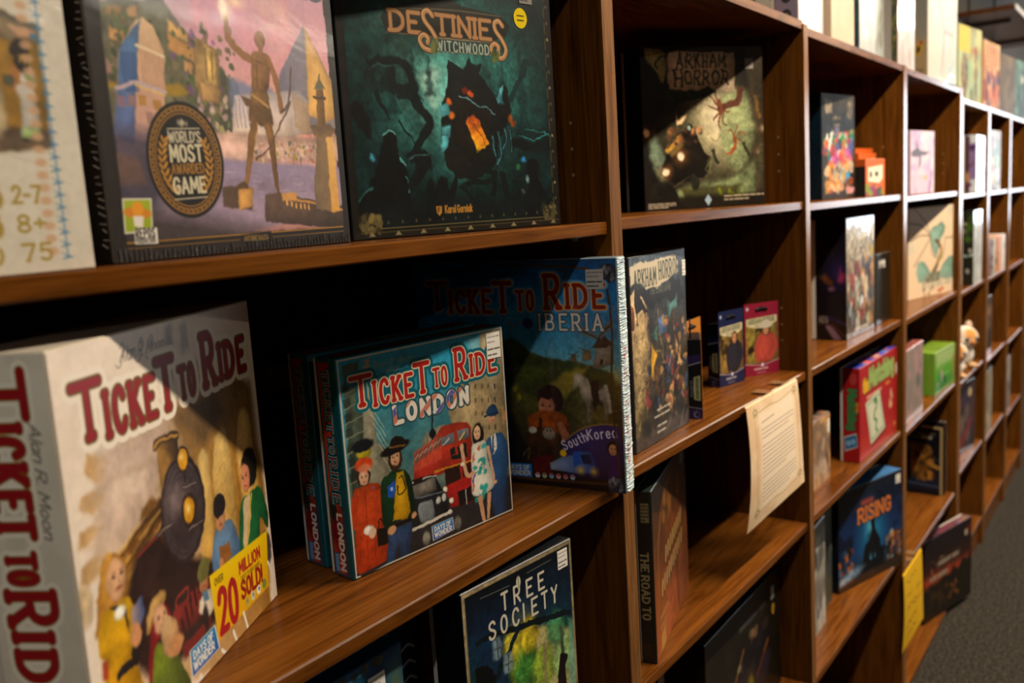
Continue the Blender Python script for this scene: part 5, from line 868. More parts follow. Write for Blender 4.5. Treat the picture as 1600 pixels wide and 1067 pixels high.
def art_pack(band, scene, coat, tint, seed=3, hat=None):
    """hanging card pack: coloured header with a slot, cream name plate, a figure, coloured foot"""
    c = Cv(1.6, 120, band, G['pack']); c.poly([(30, 330), (970, 330), (970, 1330), (30, 1330)], scene, 8, tex=.35); c.crowd(60, 400, 500, 1200, 40, [tint, hx(tint)*.6, '#2a2014'], 60, seed, 20)
    c.poly([(60, 330), (940, 300), (940, 440), (820, 500), (500, 560), (180, 520), (60, 470)], '#d2c49c', 6); c.text('ARKHAM HORROR', 110, 450, 100, '#5c624a', w=760, wt=.16, serif=.6, rot=-.03); c.text('THE CARD GAME', 300, 520, 40, '#5c624a', w=400, wt=.16)
    c.poly([(430, 720), (560, 640), (760, 660), (870, 800), (880, 1100), (760, 1300), (460, 1300), (330, 1120)], coat, 14, smooth=True, tex=.15); c.line([(430, 760), (330, 1000), (380, 1250)], 110, coat, smooth=True, soft=8); c.line([(840, 780), (900, 1000), (720, 1240)], 110, coat, smooth=True, soft=8)
    c.ell(620, 600, 110, 140, '#2a1a12', 8); face(c, 620, 610, 84, 115, '#c88c62', turn=.2)
    if hat: c.ell(620, 520, 190, 45, hat, 8); c.ell(630, 470, 120, 90, hat, 8)
    c.poly([(0, 1310), (500, 1370), (1000, 1290), (1000, 1600), (0, 1600)], band, 6); c.line([(0, 1310), (500, 1370), (1000, 1290)], 16, '#b9a8b0', smooth=True); c.rows(270, 1410, 740, 1490, 1, '#cfc4c4', 40); c.rows(330, 1510, 660, 1560, 1, '#b9aeb0', 14); c.ell(500, 1370, 40, 40, '#d9d4e4', 10)
    c.ell(490, 150, 170, 44, '#06060a', 4); c.ell(490, 120, 60, 40, '#06060a', 4); c.ell(90, 110, 40, 40, '#cfd8e4', 10, .8)
    return c
def art_pack_side(dark, plate='#a8a878', foot='#2a1c4a'):
    c = Cv(5.6, 40, dark, G['pack']); c.poly([(420, 2600), (900, 2500), (900, 4300), (420, 4200), (360, 3500)], plate, 30); c.text('ARKHAM HORROR', 560, 2650, 200, '#4a4c34', w=1500, wt=.2, rot=math.pi/2); c.text('THE CARD GAME', 160, 2800, 130, '#8a8a9a', w=1200, wt=.2, rot=math.pi/2)
    c.poly([(0, 4900), (1000, 4800), (1000, 5600), (0, 5600)], foot, 20); c.line([(0, 4700), (1000, 4850)], 60, '#8a8a9a'); c.ell(560, 5250, 240, 240, '#6a6a90', 20); c.ell(620, 5250, 140, 150, '#1c1434', 20); c.poly([(0, 1100), (1000, 1000), (1000, 1500), (0, 1700)], foot, 40); c.line([(0, 1800), (1000, 1550)], 60, '#a8a8b8'); return c
def art_dragon():
    c = Cv(.9, 160, '#e0c4a2', G['wyrm']); S = '#7fa08e'
    c.poly([(457, 248), (538, 201), (621, 194), (731, 155), (814, 208), (786, 272), (703, 332), (675, 408), (621, 508), (540, 449), (485, 348)], S, 10, tex=.15); c.poly([(196, 548), (274, 530), (354, 549), (434, 619), (487, 675), (409, 730), (226, 738), (172, 640)], S, 10, tex=.15); c.poly([(648, 715), (757, 597), (895, 530), (1006, 520), (1002, 747), (810, 742)], S, 10, tex=.15); c.ell(*(63, 398), 70, 60, '#c9c0a8', 20, .8); c.ell(*(928, 47), 60, 60, '#b9b8a4', 20, .6)
    for a in ([(105, -6), (335, 128), (457, 248), (485, 315)], [(4, 144), (269, 175), (471, 288)], [(35, 319), (270, 273), (485, 296)], [(119, 573), (352, 402), (485, 302)], [(485, 315), (513, 460), (621, 521)], [(813, 314), (785, 469), (730, 543)], [(1009, 329), (841, 329)]): c.line(a, 14, '#6a5644', smooth=True, a=.8)
    c.line([(382, 741), (567, 644), (675, 538), (730, 452), (675, 382), (593, 337)], 60, '#7a5a34', smooth=True, w2=34, soft=3, tex=.2); c.line([(648, 587), (730, 497), (730, 426)], 22, '#b99a1c', smooth=True); c.poly([(566, 322), (675, 343), (675, 382), (580, 362)], '#6a4a2c', 3); c.line([(689, 383), (716, 451)], 24, '#a84434', smooth=True); c.poly([(383, 753), (487, 669), (702, 656), (675, 755)], '#6a4a2c', 4, tex=.3)
    c.text('WYRMSPAN', 300, 800, 140, '#8c9c88', w=640, wt=.12, serif=.5, gap=.4); c.crowd(300, 800, 560, 900, 10, ['#8a6a4c', '#6a7a74', '#a05a3c'], 16, 3); c.crowd(640, 830, 780, 870, 6, ['#b9583c'], 14, 4); return c
def art_match():
    c = Cv(.684, 200, '#a3181d', G['red']); c.poly([(7, 520), (984, 553), (988, 686), (0, 689)], '#b83a24', 60, .6)
    for t, x, y, w, h, k in (('the', 90, 190, 130, 90, '#d9a41c'), ('Matching', 250, 180, 640, 130, '#8faa5c')): c.text(t, x, y, h, k, w=w, wt=.34, out=('#5c1c14', 8), rot=-.02)
    c.rows(180, 225, 640, 265, 1, '#e2c49c', 24); c.rows(680, 215, 800, 255, 1, '#d9901c', 24)
    P = np.array([(140, 277), (502, 238), (661, 572), (276, 617)]); m = P.mean(0); c.poly(m + (P-m)*1.06 + (10, 14), '#5c1016', 8, .8); c.poly(P, '#cfccb0', 8); c.poly(m + (P-m)*.86, '#5f8a62', 3); c.poly(m + (P-m)*.8, '#cfccb0', 3)
    c.line([(m[0]-30, m[1]-110), (m[0]+20, m[1]-130), (m[0]+40, m[1]-80), (m[0]-20, m[1]-40), (m[0]-30, m[1]+10), (m[0]+30, m[1]+40), (m[0]+10, m[1]+90), (m[0]+50, m[1]+120)], 24, '#2f7a3c', smooth=True); c.ell(m[0]-5, m[1]-120, 34, 24, '#2f7a3c', 5)
    c.crowd(780, 300, 860, 430, 8, ['#d9902c', '#c9a87a', '#d9b08a'], 22, 4); c.ell(930, 600, 20, 20, '#d98a3c', 4); c.ell(975, 165, 20, 50, '#e2dcd0', 5); return c
def art_match_side():
    c = Cv(5.06, 60, '#9c161c', G['red']); c.ell(640, 560, 220, 330, '#b84a44', 30, .7); c.text('Matching', 330, 1150, 480, '#3f7a44', w=2100, wt=.36, rot=math.pi/2, out=('#6a1420', 30)); c.text('the', 800, 1800, 200, '#c9901c', w=500, wt=.36, rot=math.pi/2)
    c.poly([(30, 3700), (830, 3450), (900, 4200), (100, 4500)], '#cfc8c0', 10); c.poly([(80, 3760), (800, 3530), (860, 4160), (140, 4420)], '#1f6aa8', 10); c.ell(330, 4030, 150, 170, '#7ab0d8', 10); c.ell(620, 3930, 150, 170, '#7ab0d8', 10); c.rows(40, 1200, 160, 3300, 1, '#c87a7a', 30); return c
def art_rising():
    c = Cv(.884, 200, '#0c1830', G['rising']); c.stops((0, '#141a24'), (250, '#12244a'), (600, '#14386a'), (884, '#2a241c')); c.glow(520, 470, 330, '#1f9ac8', .95, 420); c.glow(480, 400, 120, '#6ac8e0', .8, 200); c.cloud('#0a1020', 160, .5, .7, .8, 5)
    c.poly([(480, 330), (520, 300), (550, 350), (560, 440), (600, 500), (640, 560), (640, 620), (700, 640), (700, 800), (340, 800), (380, 600), (400, 560), (460, 520), (500, 440)], '#0c1218', 8, tex=.3); c.ell(520, 345, 26, 50, '#0a1014', 4); c.poly([(470, 700), (490, 640), (500, 710)], '#4a9ac0', 6); c.poly([(540, 700), (556, 650), (560, 700)], '#4a9ac0', 6)
    c.crowd(0, 500, 200, 840, 40, ['#8a3c1c', '#2a4a6a', '#c8642c', '#1c1a1c', '#4a6a8a'], 26, 4); c.crowd(740, 520, 990, 820, 44, ['#a05a2c', '#2a2420', '#6a3c2c', '#8fa8b0', '#c8843c'], 24, 6); c.poly([(0, 760), (200, 700), (400, 730), (300, 790), (0, 850)], '#8fb4d0', 24, .7, tex=.4); c.poly([(0, 830), (1000, 780), (1000, 884), (0, 884)], '#3c2a1c', 20, .9, tex=.3)
    c.rows(360, 120, 760, 200, 1, '#b94a34', 50, .8, 3)
    for t, y, w, x, h, k in (('RISING', 330, 500, 300, 120, '#d0763c'),): c.text(t, x, y, h, k, w=w, wt=.24, serif=.5, out=('#1c1420', 8), rot=-.02)
    return c
def art_twins():
    c = Cv(.837, 160, '#140d0f', G['twins']); c.stops((0, '#170e16'), (140, '#120d0e'), (330, '#2a1210'), (430, '#8a3018'), (520, '#160f0c'), (837, '#171009'))
    c.poly([(0, 560), (120, 470), (260, 500), (400, 440), (520, 480), (600, 400), (700, 470), (800, 380), (900, 420), (1000, 340), (1000, 837), (0, 837)], '#15100b', 16, tex=.3); c.cloud('#3a2410', 90, .55, .75, .7, 5, (50, 500, 900, 800)); c.crowd(450, 560, 700, 720, 14, ['#5a3010', '#7a441c'], 18, 5, 8)
    for y, a, b in ((260, 300, 760), (380, 140, 780)): c.rows(a, y, b, y+70, 1, '#7a7468', 46, .9, y)
    c.crowd(150, 220, 780, 440, 22, ['#a86a2c', '#5a4a3a'], 14, 8, 6); return c
def art_titan():
    c = Cv(1.5, 120, '#07090f', G['titan']); c.stops((0, '#06080c'), (900, '#0a1020'), (1300, '#16243a'), (1500, '#07090c')); c.rows(250, 270, 540, 320, 1, '#4a4438', 60, .9, 4); c.rows(540, 250, 800, 330, 1, '#b9ab90', 70, .95, 6); c.rows(430, 190, 900, 240, 1, '#8a7c66', 30)
    g = ['#6a4418', '#8a5a24', '#4a300f', '#2a1c10', '#a8702c']; c.crowd(280, 480, 760, 1150, 60, g, 70, 5, 14); c.ell(560, 540, 110, 130, '#5a3c18', 14); c.poly([(700, 800), (960, 900), (900, 960), (700, 900)], '#a8782c', 10); c.poly([(640, 1000), (760, 990), (750, 1180), (650, 1180)], '#a87430', 14); c.line([(0, 1260), (950, 1320)], 14, '#5a6a80'); c.line([(780, 740), (960, 760)], 12, '#4a5a6a')
    for P in ([(930, 60), (985, 60), (985, 1500), (930, 1500)], [(500, 40), (985, 60), (985, 110), (500, 80)]): c.poly(P, '#b49a6a', 6)
    return c
def art_road():
    c = Cv(.95, 150, '#2a1c10', G['road']); c.stops((0, '#1c1a14'), (250, '#3a2412'), (600, '#7a3c14'), (950, '#a04c1c')); c.poly([(180, 950), (330, 180), (600, 90), (880, 180), (930, 700), (880, 950)], ('#4a2a16', '#9a4a20'), 30, smooth=True, tex=.25); c.line([(60, 940), (130, 350), (330, 110), (560, 60)], 40, '#8a4c1c', smooth=True, a=.8, soft=10); c.crowd(160, 60, 760, 240, 26, ['#8a5a24', '#4a3418'], 30, 4, 10)
    for k in range(2): c.line([(300-k*120+i*90, 500+k*140-i*12) for i in range(7+k)], 60, '#3a2212', a=.5); [c.line([(310-k*120+i*66, 490+k*150-i*9), (330-k*120+i*66, 420+k*150-i*9)], 26, '#bca265', soft=4) for i in range(8+k*2)]
    c.line([(620, 560), (650, 900)], 30, '#3a1c0c', soft=8); c.rows(120, 720, 330, 830, 2, '#a8863c', 24); c.poly([(120, 850), (240, 820), (250, 930), (130, 950)], '#b4843c', 10); c.ell(870, 60, 50, 40, '#8a7a60', 10); return c
def art_road_side():
    c = Cv(10.8, 50, '#0c1c1a', G['road']); c.poly([(250, 700), (850, 700), (850, 1900), (250, 1900)], '#8a7e58', 20); c.rows(320, 760, 800, 1850, 5, '#2a2a1c', 70, .9)
    c.text('THE ROAD TO', 150, 3800, 520, '#a89a6a', w=4200, wt=.2, serif=.5, rot=math.pi/2)
    for i in range(30): c.line([(700 + (i*37) % 160, 900 + i*300), (960, 880 + i*300)], 30, '#39524e', a=.7)
    return c
def art_depths():
    c = Cv(.95, 150, '#17150f', G['dark']); c.cloud('#221f16', 140, .45, .7, .9, 5); c.rows(430, 120, 840, 190, 1, '#5c5e60', 40, .8, 5)
    c.crowd(400, 320, 800, 850, 60, ['#1c1a22', '#2a2632', '#17151c', '#332a24'], 50, 4, 14); c.crowd(560, 250, 640, 340, 8, ['#5a3a24', '#8a6a4c'], 26, 6); c.poly([(420, 640), (560, 560), (600, 660), (480, 800)], '#6a5c14', 12, tex=.5); c.line([(640, 640), (800, 470)], 30, '#6a2c1c', soft=8); c.line([(740, 520), (800, 460)], 16, '#8a6414', soft=6); c.line([(330, 520), (460, 330)], 26, '#7a5224', soft=8); c.ell(400, 430, 26, 26, '#8a7a60', 8); return c
def art_pastel(seed, base, inks, title=None, ink='#6a5a4a', asp=1.2, n=14, r=70, res=100, g='misc', ty=None):
    """loose painted cover: soft washes and a few big shapes"""
    c = Cv(asp, res, base, G[g]); R = np.random.default_rng(seed)
    for i in range(3): c.cloud(inks[int(R.integers(len(inks)))], 300, .5, .72, .7, seed*7+i)
    c.crowd(120, 250*asp, 880, 880*asp, n, inks, r, seed, 8)
    if title: y = (ty if ty else .2) * 1000 * asp; c.text(title, 130, y, 110, ink, w=740, wt=.2, serif=.4)
    return c
def art_bird():
    c = Cv(1.05, 120, '#c9aabc', G['misc2']); c.cloud('#dcc0c0', 300, .4, .7, .9, 3); c.cloud('#a884b0', 200, .5, .7, .7, 5); c.poly([(40, 340), (300, 270), (420, 330), (820, 350), (560, 410), (440, 400), (420, 560), (330, 640), (360, 420), (200, 430), (40, 420)], '#4c4048', 10, smooth=False); c.poly([(230, 280), (240, 140), (300, 270)], '#4c4048', 8); c.ell(620, 780, 70, 40, '#c99a3c', 10); c.line([(900, 700), (800, 1000)], 90, '#8a5a90', soft=14, a=.8); c.rows(60, 720, 500, 860, 3, '#b99aa8', 30); c.ell(480, 120, 60, 60, '#e4d4d4', 10); return c
def art_monsters():
    c = Cv(1.6, 170, '#2a2620', G['misc']); c.stops((0, '#3a3128'), (500, '#1c242a'), (900, '#332a22'), (1600, '#2a241e')); c.ell(190, 180, 120, 120, '#8a7a64', 14); c.ell(850, 230, 80, 150, '#6a6050', 14); c.rows(300, 310, 780, 400, 1, '#8a7458', 50, .7, 2); c.rows(380, 440, 700, 520, 1, '#8a7458', 50, .7, 3); c.rows(320, 560, 760, 660, 1, '#e0d6c8', 70, .95, 4)
    c.crowd(60, 560, 950, 1000, 60, ['#c8642c', '#2a6a8a', '#d9d0c0', '#4a4a8a', '#2a8a4c', '#b9343c', '#6a6a2a', '#3a4a5a'], 55, 4, 8); c.crowd(280, 850, 850, 1100, 34, ['#b94a8a', '#8a4aa8', '#d98a3c', '#c83c3c'], 60, 7, 8); c.crowd(90, 1050, 900, 1480, 70, ['#d9802c', '#e09a3c', '#2a8ab8', '#4a4438', '#c8502c', '#d9b48c', '#b9a890'], 60, 9, 8); c.ell(820, 1480, 140, 50, '#c88a8a', 14); c.ell(260, 700, 50, 180, '#d9d4c8', 10, rot=.3); c.brush(26, 80, .4); return c
def art_candy(asp=1.35):
    c = Cv(asp, 90, '#d8642c', G['misc']); c.poly([(120, 180), (880, 120), (880, 420), (700, 520), (120, 480)], '#e8dcc0', 14); c.ell(260, 330, 60, 70, '#2a3a2a', 8); c.ell(560, 320, 90, 60, '#3a4a3a', 8); c.crowd(60, 620, 950, 1250, 70, ['#7a9a2c', '#5a3a7a', '#c8502c', '#d9d0c0', '#8a2c5a', '#c9b48c', '#4a4a4a'], 80, 5, 10); return c
def art_quest():
    c = Cv(1.3, 160, '#8a7a60', G['quest']); c.stops((0, '#a8a090'), (300, '#9a8a6c'), (800, '#7a5a3a'), (1300, '#5a4c3a')); c.text('QUEST', 140, 440, 210, '#5c4c3a', w=720, wt=.26, serif=.5); c.text('QUEST', 132, 430, 210, '#c2b294', w=720, wt=.18, serif=.5)
    c.crowd(60, 480, 950, 1180, 110, ['#b9864c', '#5a3c24', '#8a2c28', '#3a4a5a', '#d9c4a0', '#2a2a30', '#a8a89a', '#7a6a50'], 55, 4, 8); c.crowd(500, 900, 560, 960, 3, ['#d9e4e8'], 40, 6); c.brush(26, 90, .4); c.rows(300, 1190, 900, 1250, 1, '#d9d4c8', 40); return c
def art_saga():
    c = Cv(3.4, 110, '#0f0b10', G['dark']); c.glow(760, 1500, 800, '#3a2a6a', .9, 1000); c.poly([(700, 1700), (820, 1300), (880, 1500), (990, 1450), (980, 1750), (800, 1800)], '#9a3464', 40, tex=.3); c.poly([(100, 1600), (300, 1500), (600, 1750), (560, 1900), (300, 1800)], '#6a3c24', 50, tex=.3); c.ell(520, 1950, 120, 70, '#8a5a7a', 30); c.ell(650, 2500, 260, 500, '#221c20', 80, .9); c.text('EST', 200, 1000, 180, '#2a2018', w=400, wt=.2)
    c.poly([(40, 2680), (420, 2680), (420, 2960), (60, 3000)], '#3a1c20', 10); c.text('AEG', 80, 2900, 160, '#8a8078', w=300, wt=.24); c.poly([(300, 3000), (480, 2980), (720, 3200), (860, 3400), (600, 3400), (420, 3200)], '#8a6878', 30, smooth=True); c.line([(520, 2950), (980, 3300)], 50, '#5a2a18', soft=14); c.line([(400, 2750), (980, 2950)], 60, '#2a2460', soft=30); return c
def art_note():
    c = Cv(1.28, 260, '#dcc09c', G['note']); c.cloud('#c9a47c', 200, .45, .7, .6, 4); c.poly([(200, 140), (880, 120), (860, 1120), (190, 1140)], '#e2cdb2', 40, .9)
    for x in (120, 930): c.line([(x, 60), (x, 1190)], 6, '#8a6e4c', soft=5, a=.8); c.line([(x+34, 100), (x+34, 1180)], 4, '#a08260', soft=5, a=.7)
    c.line([(170, 130), (400, 110), (600, 125), (880, 90)], 6, '#5a452c', smooth=True, a=.8); c.line([(170, 1160), (420, 1140), (650, 1165), (900, 1130)], 6, '#6a5236', smooth=True, a=.8)
    for x, y in ((140, 120), (910, 110), (140, 1150), (920, 1120)): c.ell(x, y, 56, 62, '#cdb28a', 4); c.line([(x-20, y+30), (x-34, y-10), (x, y-44), (x+30, y-6), (x+4, y+20), (x-8, y-4)], 9, '#6a5236', smooth=True)
    c.line([(240, 240), (470, 228)], 12, '#8a7a68', soft=4, a=.8); c.rows(230, 290, 850, 420, 3, '#8d7f72', 11, .85, 5); c.rows(220, 460, 850, 820, 8, '#8d7f72', 11, .85, 7); c.rows(220, 860, 850, 1080, 5, '#8d7f72', 11, .85, 9); return c
def art_yellow_note():
    c = Cv(1.27, 130, '#d9a80c', G['note2']); g = np.random.default_rng(3)
    for x, y, w in ((150, 220, 500), (120, 420, 300), (640, 520, 250), (160, 640, 420), (520, 700, 360), (140, 900, 520), (200, 1080, 420)):
        p = [(x + w*k/8, y + g.uniform(-40, 40)) for k in range(9)]; c.line(p, 20, '#8a6a1c' if y < 600 else '#7a3c14', smooth=True, soft=6, a=.8)
    return c

def art_blue():
    c = Cv(1.54, 150, '#0c2444', G['blue']); c.cloud('#12406a', 300, .45, .7, .8, 4); c.poly([(-20, 70), (690, 45), (690, 1000), (-20, 1000)], '#157496', 5); c.line([(-20, 70), (690, 45)], 14, '#4aa8c4'); c.line([(560, 40), (560, 1000)], 12, '#1c3a50'); c.poly([(850, 60), (990, 20), (990, 700), (880, 700)], '#1f4a5c', 40, .8); c.ell(930, 300, 60, 160, '#4a4c2c', 40, .8); c.crowd(60, 0, 860, 34, 12, ['#4a3c1c', '#2a2414'], 26, 4, 8); c.crowd(640, 330, 980, 700, 10, ['#b94a2c', '#d2a06a'], 50, 4, 14); return c
def art_navy():
    c = Cv(4.3, 60, '#081220', G['blue']); c.cloud('#10243c', 400, .4, .7, .8, 5); c.poly([(0, 0), (120, 0), (120, 4300), (0, 4300)], '#2a3c3c', 40)
    for y in (800, 1100, 1400): c.line([(420, y), (600, y-60), (760, y+40)], 50, '#7a7670', smooth=True, soft=14)
    return c
def art_stripes():
    c = Cv(.12, 160, '#2a3a9c', G['red']); c.crowd(100, 20, 900, 100, 16, ['#8a9a3c', '#c8443c', '#d9b0a8', '#3a5ac0'], 40, 4, 6); return c
def art_green():
    c = Cv(.565, 120, '#4f8a24', G['misc2']); c.stops((0, '#8fa85c'), (260, '#5a9a2c'), (565, '#2a7a34'))
    for i in range(9): c.line([(150 + i*90, 60), (150 + i*90, 200 - (i % 3) * 20)], 40, '#b9c490', soft=10)
    c.crowd(60, 280, 500, 540, 10, ['#1f6a34', '#2f8a3c', '#b98a9a', '#1c4a2c'], 60, 4, 14); c.poly([(860, 160), (960, 140), (950, 460), (860, 500)], '#b9643c', 30, .7); c.rows(360, 300, 760, 380, 1, '#8aba6a', 24); c.poly([(0, 565), (0, 530), (1000, 480), (1000, 565)], '#a89c44', 20, .6); return c


# ------------------------------------------------------------------ what stands on the shelves
def mono(col, asp, res=24, tex=.2, g='misc', cell=300):
    c = Cv(asp, res, col, G[g]); c.cloud(hx(col) * .7, cell, .4, .7, tex * 3, 7); return c
Z1, Z2 = -.0215, -.3584
# bay one, eye level
b = game_box('board_game', 'white film-wrapped game box with a robed porter picture and gold numbers, at the left edge', (.0285, -.0093, Z1, .1, .295, .07, .285), front=art_market(), side='#cfc4b0', gain=G['wht'], mat='wrap')
b = game_box('board_game', 'large box with a bronze torch-bearer by a harbour and a black award medal', (.352, .05, Z1, .097, .258, .07, .27), front=art_wonders(), side='#15110e', gain=G['w7'], mat='film')
m = MB(); gr = np.random.default_rng(4)
for i in range(46):
    z = .012 + i * .0056; y = gr.uniform(.001, .004); m.tube([(-.0004, y, z), (-.0006, y + gr.uniform(.003, .008), z + gr.uniform(-.001, .003))], .00035, 5, 0, inkc('#9a9086'))
for i in range(60):
    x = .006 + i*.0042; m.tube([(x, -.0007, .001), (x + gr.uniform(-.001, .001), -.0008, gr.uniform(.004, .011))], .0003, 5, 0, inkc('#4a443e'))
m.build('film_crease', MAT['wrapc'], b)
game_box('board_game', 'dark blue game box edge in the gap behind the white box', (.25, .185, Z1, .05, .2, .06, .27), front=mono('#1a2440', 1.3), side='#141c30')
b = game_box('board_game', 'dark teal game box titled DESTINIES WITCHWOOD with a glowing hut', (.6327, .0974, Z1, -.2, .2973, .05, .29), front=art_witchwood(), side='#14110c', gain=G['dest'])
sticker_part(b, .247, .253, .02, .024, seed=4, ink='#8a8078'); sticker_part(b, .2475, .2365, .0205, .0225, ink='#e2c400', name='round_sticker', label='round yellow sticker', round_=True)
# bay one, below
b = game_box('board_game', 'big cream TICKET TO RIDE box turned towards the left with a steam engine', (.266, -.008, Z2, .5, .297, .07, .291), front=art_train(), left=art_train_spine(), side='#cfc0aa', gain=G['ttr'])
LON = [('TICKET TO RIDE LONDON box facing out, red bus and four people on the cover', (.5877, .0907, Z2, -.0897, .2449, .0368, .2265)), ('second TICKET TO RIDE LONDON box, standing behind the first with only its spine showing', (.5974, .1405, Z2, -.09, .2449, .0368, .2262))]
lt = Cv(.15, 160, '#0f4c58', G['lons']); lt.poly([(20, 20), (980, 20), (980, 130), (20, 130)], '#5c1a14', 4); lt.text('TICKET TO RIDE', 150, 110, 70, '#2f5a60', w=520, wt=.2)
for i, (lab, B) in enumerate(LON):
    b = game_box('board_game', lab, B, front=art_london() if i == 0 else mono('#1a5a6a', .92), left=art_london_spine(), top=lt, side='#0f4c58', gain=G['lons'], group='LONDON boxes on the second shelf')
    if i == 0: sticker_part(b, .2155, .190, .023, .030, seed=6)
b = game_box('board_game', 'dark blue TICKET TO RIDE IBERIA box standing sideways against the upright', (.9051, .268, Z2, -1.4403, .295, .0281, .2949), front=art_iberia(), right=art_iberia_side(), side='#7f8f94', gain=G['ibes'], mat='wrap')
sticker_part(b, .254, .257, .023, .024, seed=8, ink='#c9c6c0', gain=(.9, .9, .9))
m = MB()
for i in range(90):
    z = .004 + i*.00325; x = .295; m.tube([(x+.0004, gr.uniform(-.0006, .002), z), (x + .0012, gr.uniform(.008, .014), z + gr.uniform(-.003, .003)), (x+.0004, gr.uniform(.02, .026), z + gr.uniform(-.002, .004))], gr.uniform(.0003, .0008), 5, 0, inkc('#c4d2d4'))
m.build('film_crease', MAT['wrapc'], b)
# bay one, third row: only the tops show
b = game_box('board_game', 'dark green TREE SOCIETY box with worn pale edges', (.6491, .0062, -.672, -.0854, .1854, .05, .292), front=art_tree(), side='#0a0e12', gain=G['tree'])
sticker_part(b, .158, .262, .018, .022, seed=9)
b = game_box('board_game', 'blue game box with a turquoise panel, lower left under the shelf', (.42, .035, -.672, 0, .17, .05, .262), front=art_blue(), top=mono('#12304a', .3), side='#0e2a44', gain=G['blue'])
sticker_part(b, .122, .219, .022, .026, seed=3)
game_box('board_game', 'dark navy game box just left of the TREE SOCIETY box', (.618, .09, -.672, 0, .06, .05, .262), front=art_navy(), side='#0a1220', gain=G['blue'])

# bay two
b = game_box('board_game', 'box with a paper plate reading ARKHAM HORROR, car fleeing tentacles', (1.4283, .1868, -.0180, -.5962, .25, .07, .2831), front=art_arkham(), left=mono('#0c1220', 4, 20), side='#120f0c', gain=G['ark'])
sticker_part(b, .212, .243, .017, .018, seed=5, ink='#8f857c')
game_box('board_game', 'thin film-wrapped box edge right beside the first tall upright', (1.012, .012, -.0180, .02, .012, .20, .262), front=mono('#6a5a40', 20), right=mono('#1c1a18', 1.4), side='#4a4234', mat='wrap')
b = game_box('board_game', 'tall ARKHAM HORROR card game box with climbers on scaffolds', (1.0676, .0274, -.3467, .0598, .2, .05, .2738), front=art_lcg(), top=mono('#8a6a24', .3), side='#3a3e40', gain=G['lcg'], mat='wrap')
sticker_part(b, .187, .232, .0125, .024, seed=7)
def pack(label, B, band, scene, coat, tint, seed, hat, side, foot, narrow=False):
    x, y, z, th, w, d, h = B; t = thing('card_pack', label, 'card pack', (x, y, z + HZ), th, 'hanging card packs on the second shelf')
    m = MB(); hb = h * .84; m.box(0, 0, 0, w, d, hb, 0, inkc(side, G['pack']), .001); m.picture(art_pack_side(side, foot=foot), *(((.001, 0, hb), (w-.002, 0, 0)) if narrow else ((0, d-.001, hb), (0, -(d-.002), 0))), (0, 0, -hb)); m.build('carton', MAT['satin'], t)
    if narrow: m = MB(); m.box(w*.25, .01, hb, w*.35, d-.01, h, 0, inkc(band, G['pack'])); m.build('hang_tab', MAT['satin'], t); return
    m = MB(); m.box(0, -.0008, 0, w, -.0001, h, 0, inkc(band, G['pack'])); m.picture(art_pack(band, scene, coat, tint, seed, hat), (0, -.0008, h), (w, 0, 0), (0, 0, -h)); m.build('front_card', MAT['satin'], t)
    m = MB(); m.tube([(w*.34, -.0012, h*.905), (w*.44, -.0012, h*.92), (w*.56, -.0012, h*.92), (w*.66, -.0012, h*.905)], .0028, 8, 0, inkc('#050506')); m.build('hang_slot', MAT['card'], t)
pack('dark purple card pack seen from its narrow side, next to the tall ARKHAM HORROR box', (1.2834, .049, -.3467, -1.13, .0225, .085, .152), '#1c1430', '#101018', '#1c1430', '#2a1c4a', 3, None, '#0b0a10', '#2a1c4a', True)
pack('orange headed card pack with a figure in red and blue', (1.352, .089, -.3467, .0772, .088, .025, .1439), '#b97424', '#4a3a2c', '#a04a34', '#6a8a94', 5, None, '#141014', '#6a3c1c')
pack('navy blue headed card pack with a figure in a dark coat', (1.5234, .0984, -.3467, -.209, .0788, .025, .1394), '#1c2348', '#8a6a34', '#2c2a34', '#a8843c', 7, None, '#0b0c14', '#141c3c')
pack('crimson headed card pack with a figure in a red shirt and pale hat', (1.628, .0905, -.3467, -.4531, .0873, .025, .1409), '#8a1c34', '#8a7434', '#b4483c', '#a89040', 9, '#c9bda8', '#2a0c14', '#6a1428')
def hung_note(name, label, x0, x1, zt, drop, cv, mat, back, curl, tilt):
    t = thing(name, label, 'paper notice', (x0, -.004, zt + HZ)); m = MB(); w = x1 - x0; n = 26
    c = cv; H, Wd = c.H, c.W; u = np.linspace(0, 1, Wd); v = np.linspace(0, 1, H)
    U, V = np.meshgrid(u, v); X = w * (U + .03 * V * (1 - U) * tilt); Zc = -drop * V + curl * .06 * drop * U * V**2 - (1-U) * V * .012 * abs(curl); Yc = -.0012 - .018 * curl * (V**3) * (U - .35) - .006 * V * (1 - V) * 4 * curl + np.where(V < .015, .002, 0)
    P = np.stack([X, Yc, Zc], -1).reshape(-1, 3); i = np.arange(H*Wd).reshape(H, Wd); q = np.stack([i[:-1, :-1], i[1:, :-1], i[1:, 1:], i[:-1, 1:]], -1).reshape(-1, 4)
    B = P + np.array([0, .0004, 0])
    m.v += [P, B]; m.c += [c.final().reshape(-1, 3), np.broadcast_to(np.array(back), P.shape)]; m.n = 2*H*Wd; m.q += [(q, 0), (q[:, ::-1] + H*Wd, 0)]
    m.build('sheet', mat, t)
    for k, xx in enumerate((.12, w - .05 if w > .2 else w*.7)):
        b = MB(); b.box(xx-.014, .004, .0002, xx+.014, .03, .0006); b.box(xx-.014, .0022, -.014, xx+.014, .0028, .0006); b.build('tape', MAT['tape'], t)
    return t
MAT['tape'] = simple('clear_tape', (.22, .12, .05), .2, .5)
hung_note('paper_notice', 'parchment printed letter taped to hang from the shelf edge', 1.386, 1.640, -.3440, .212, art_note(), MAT['paper'], inkc('#c9a880'), 1.0, 1)
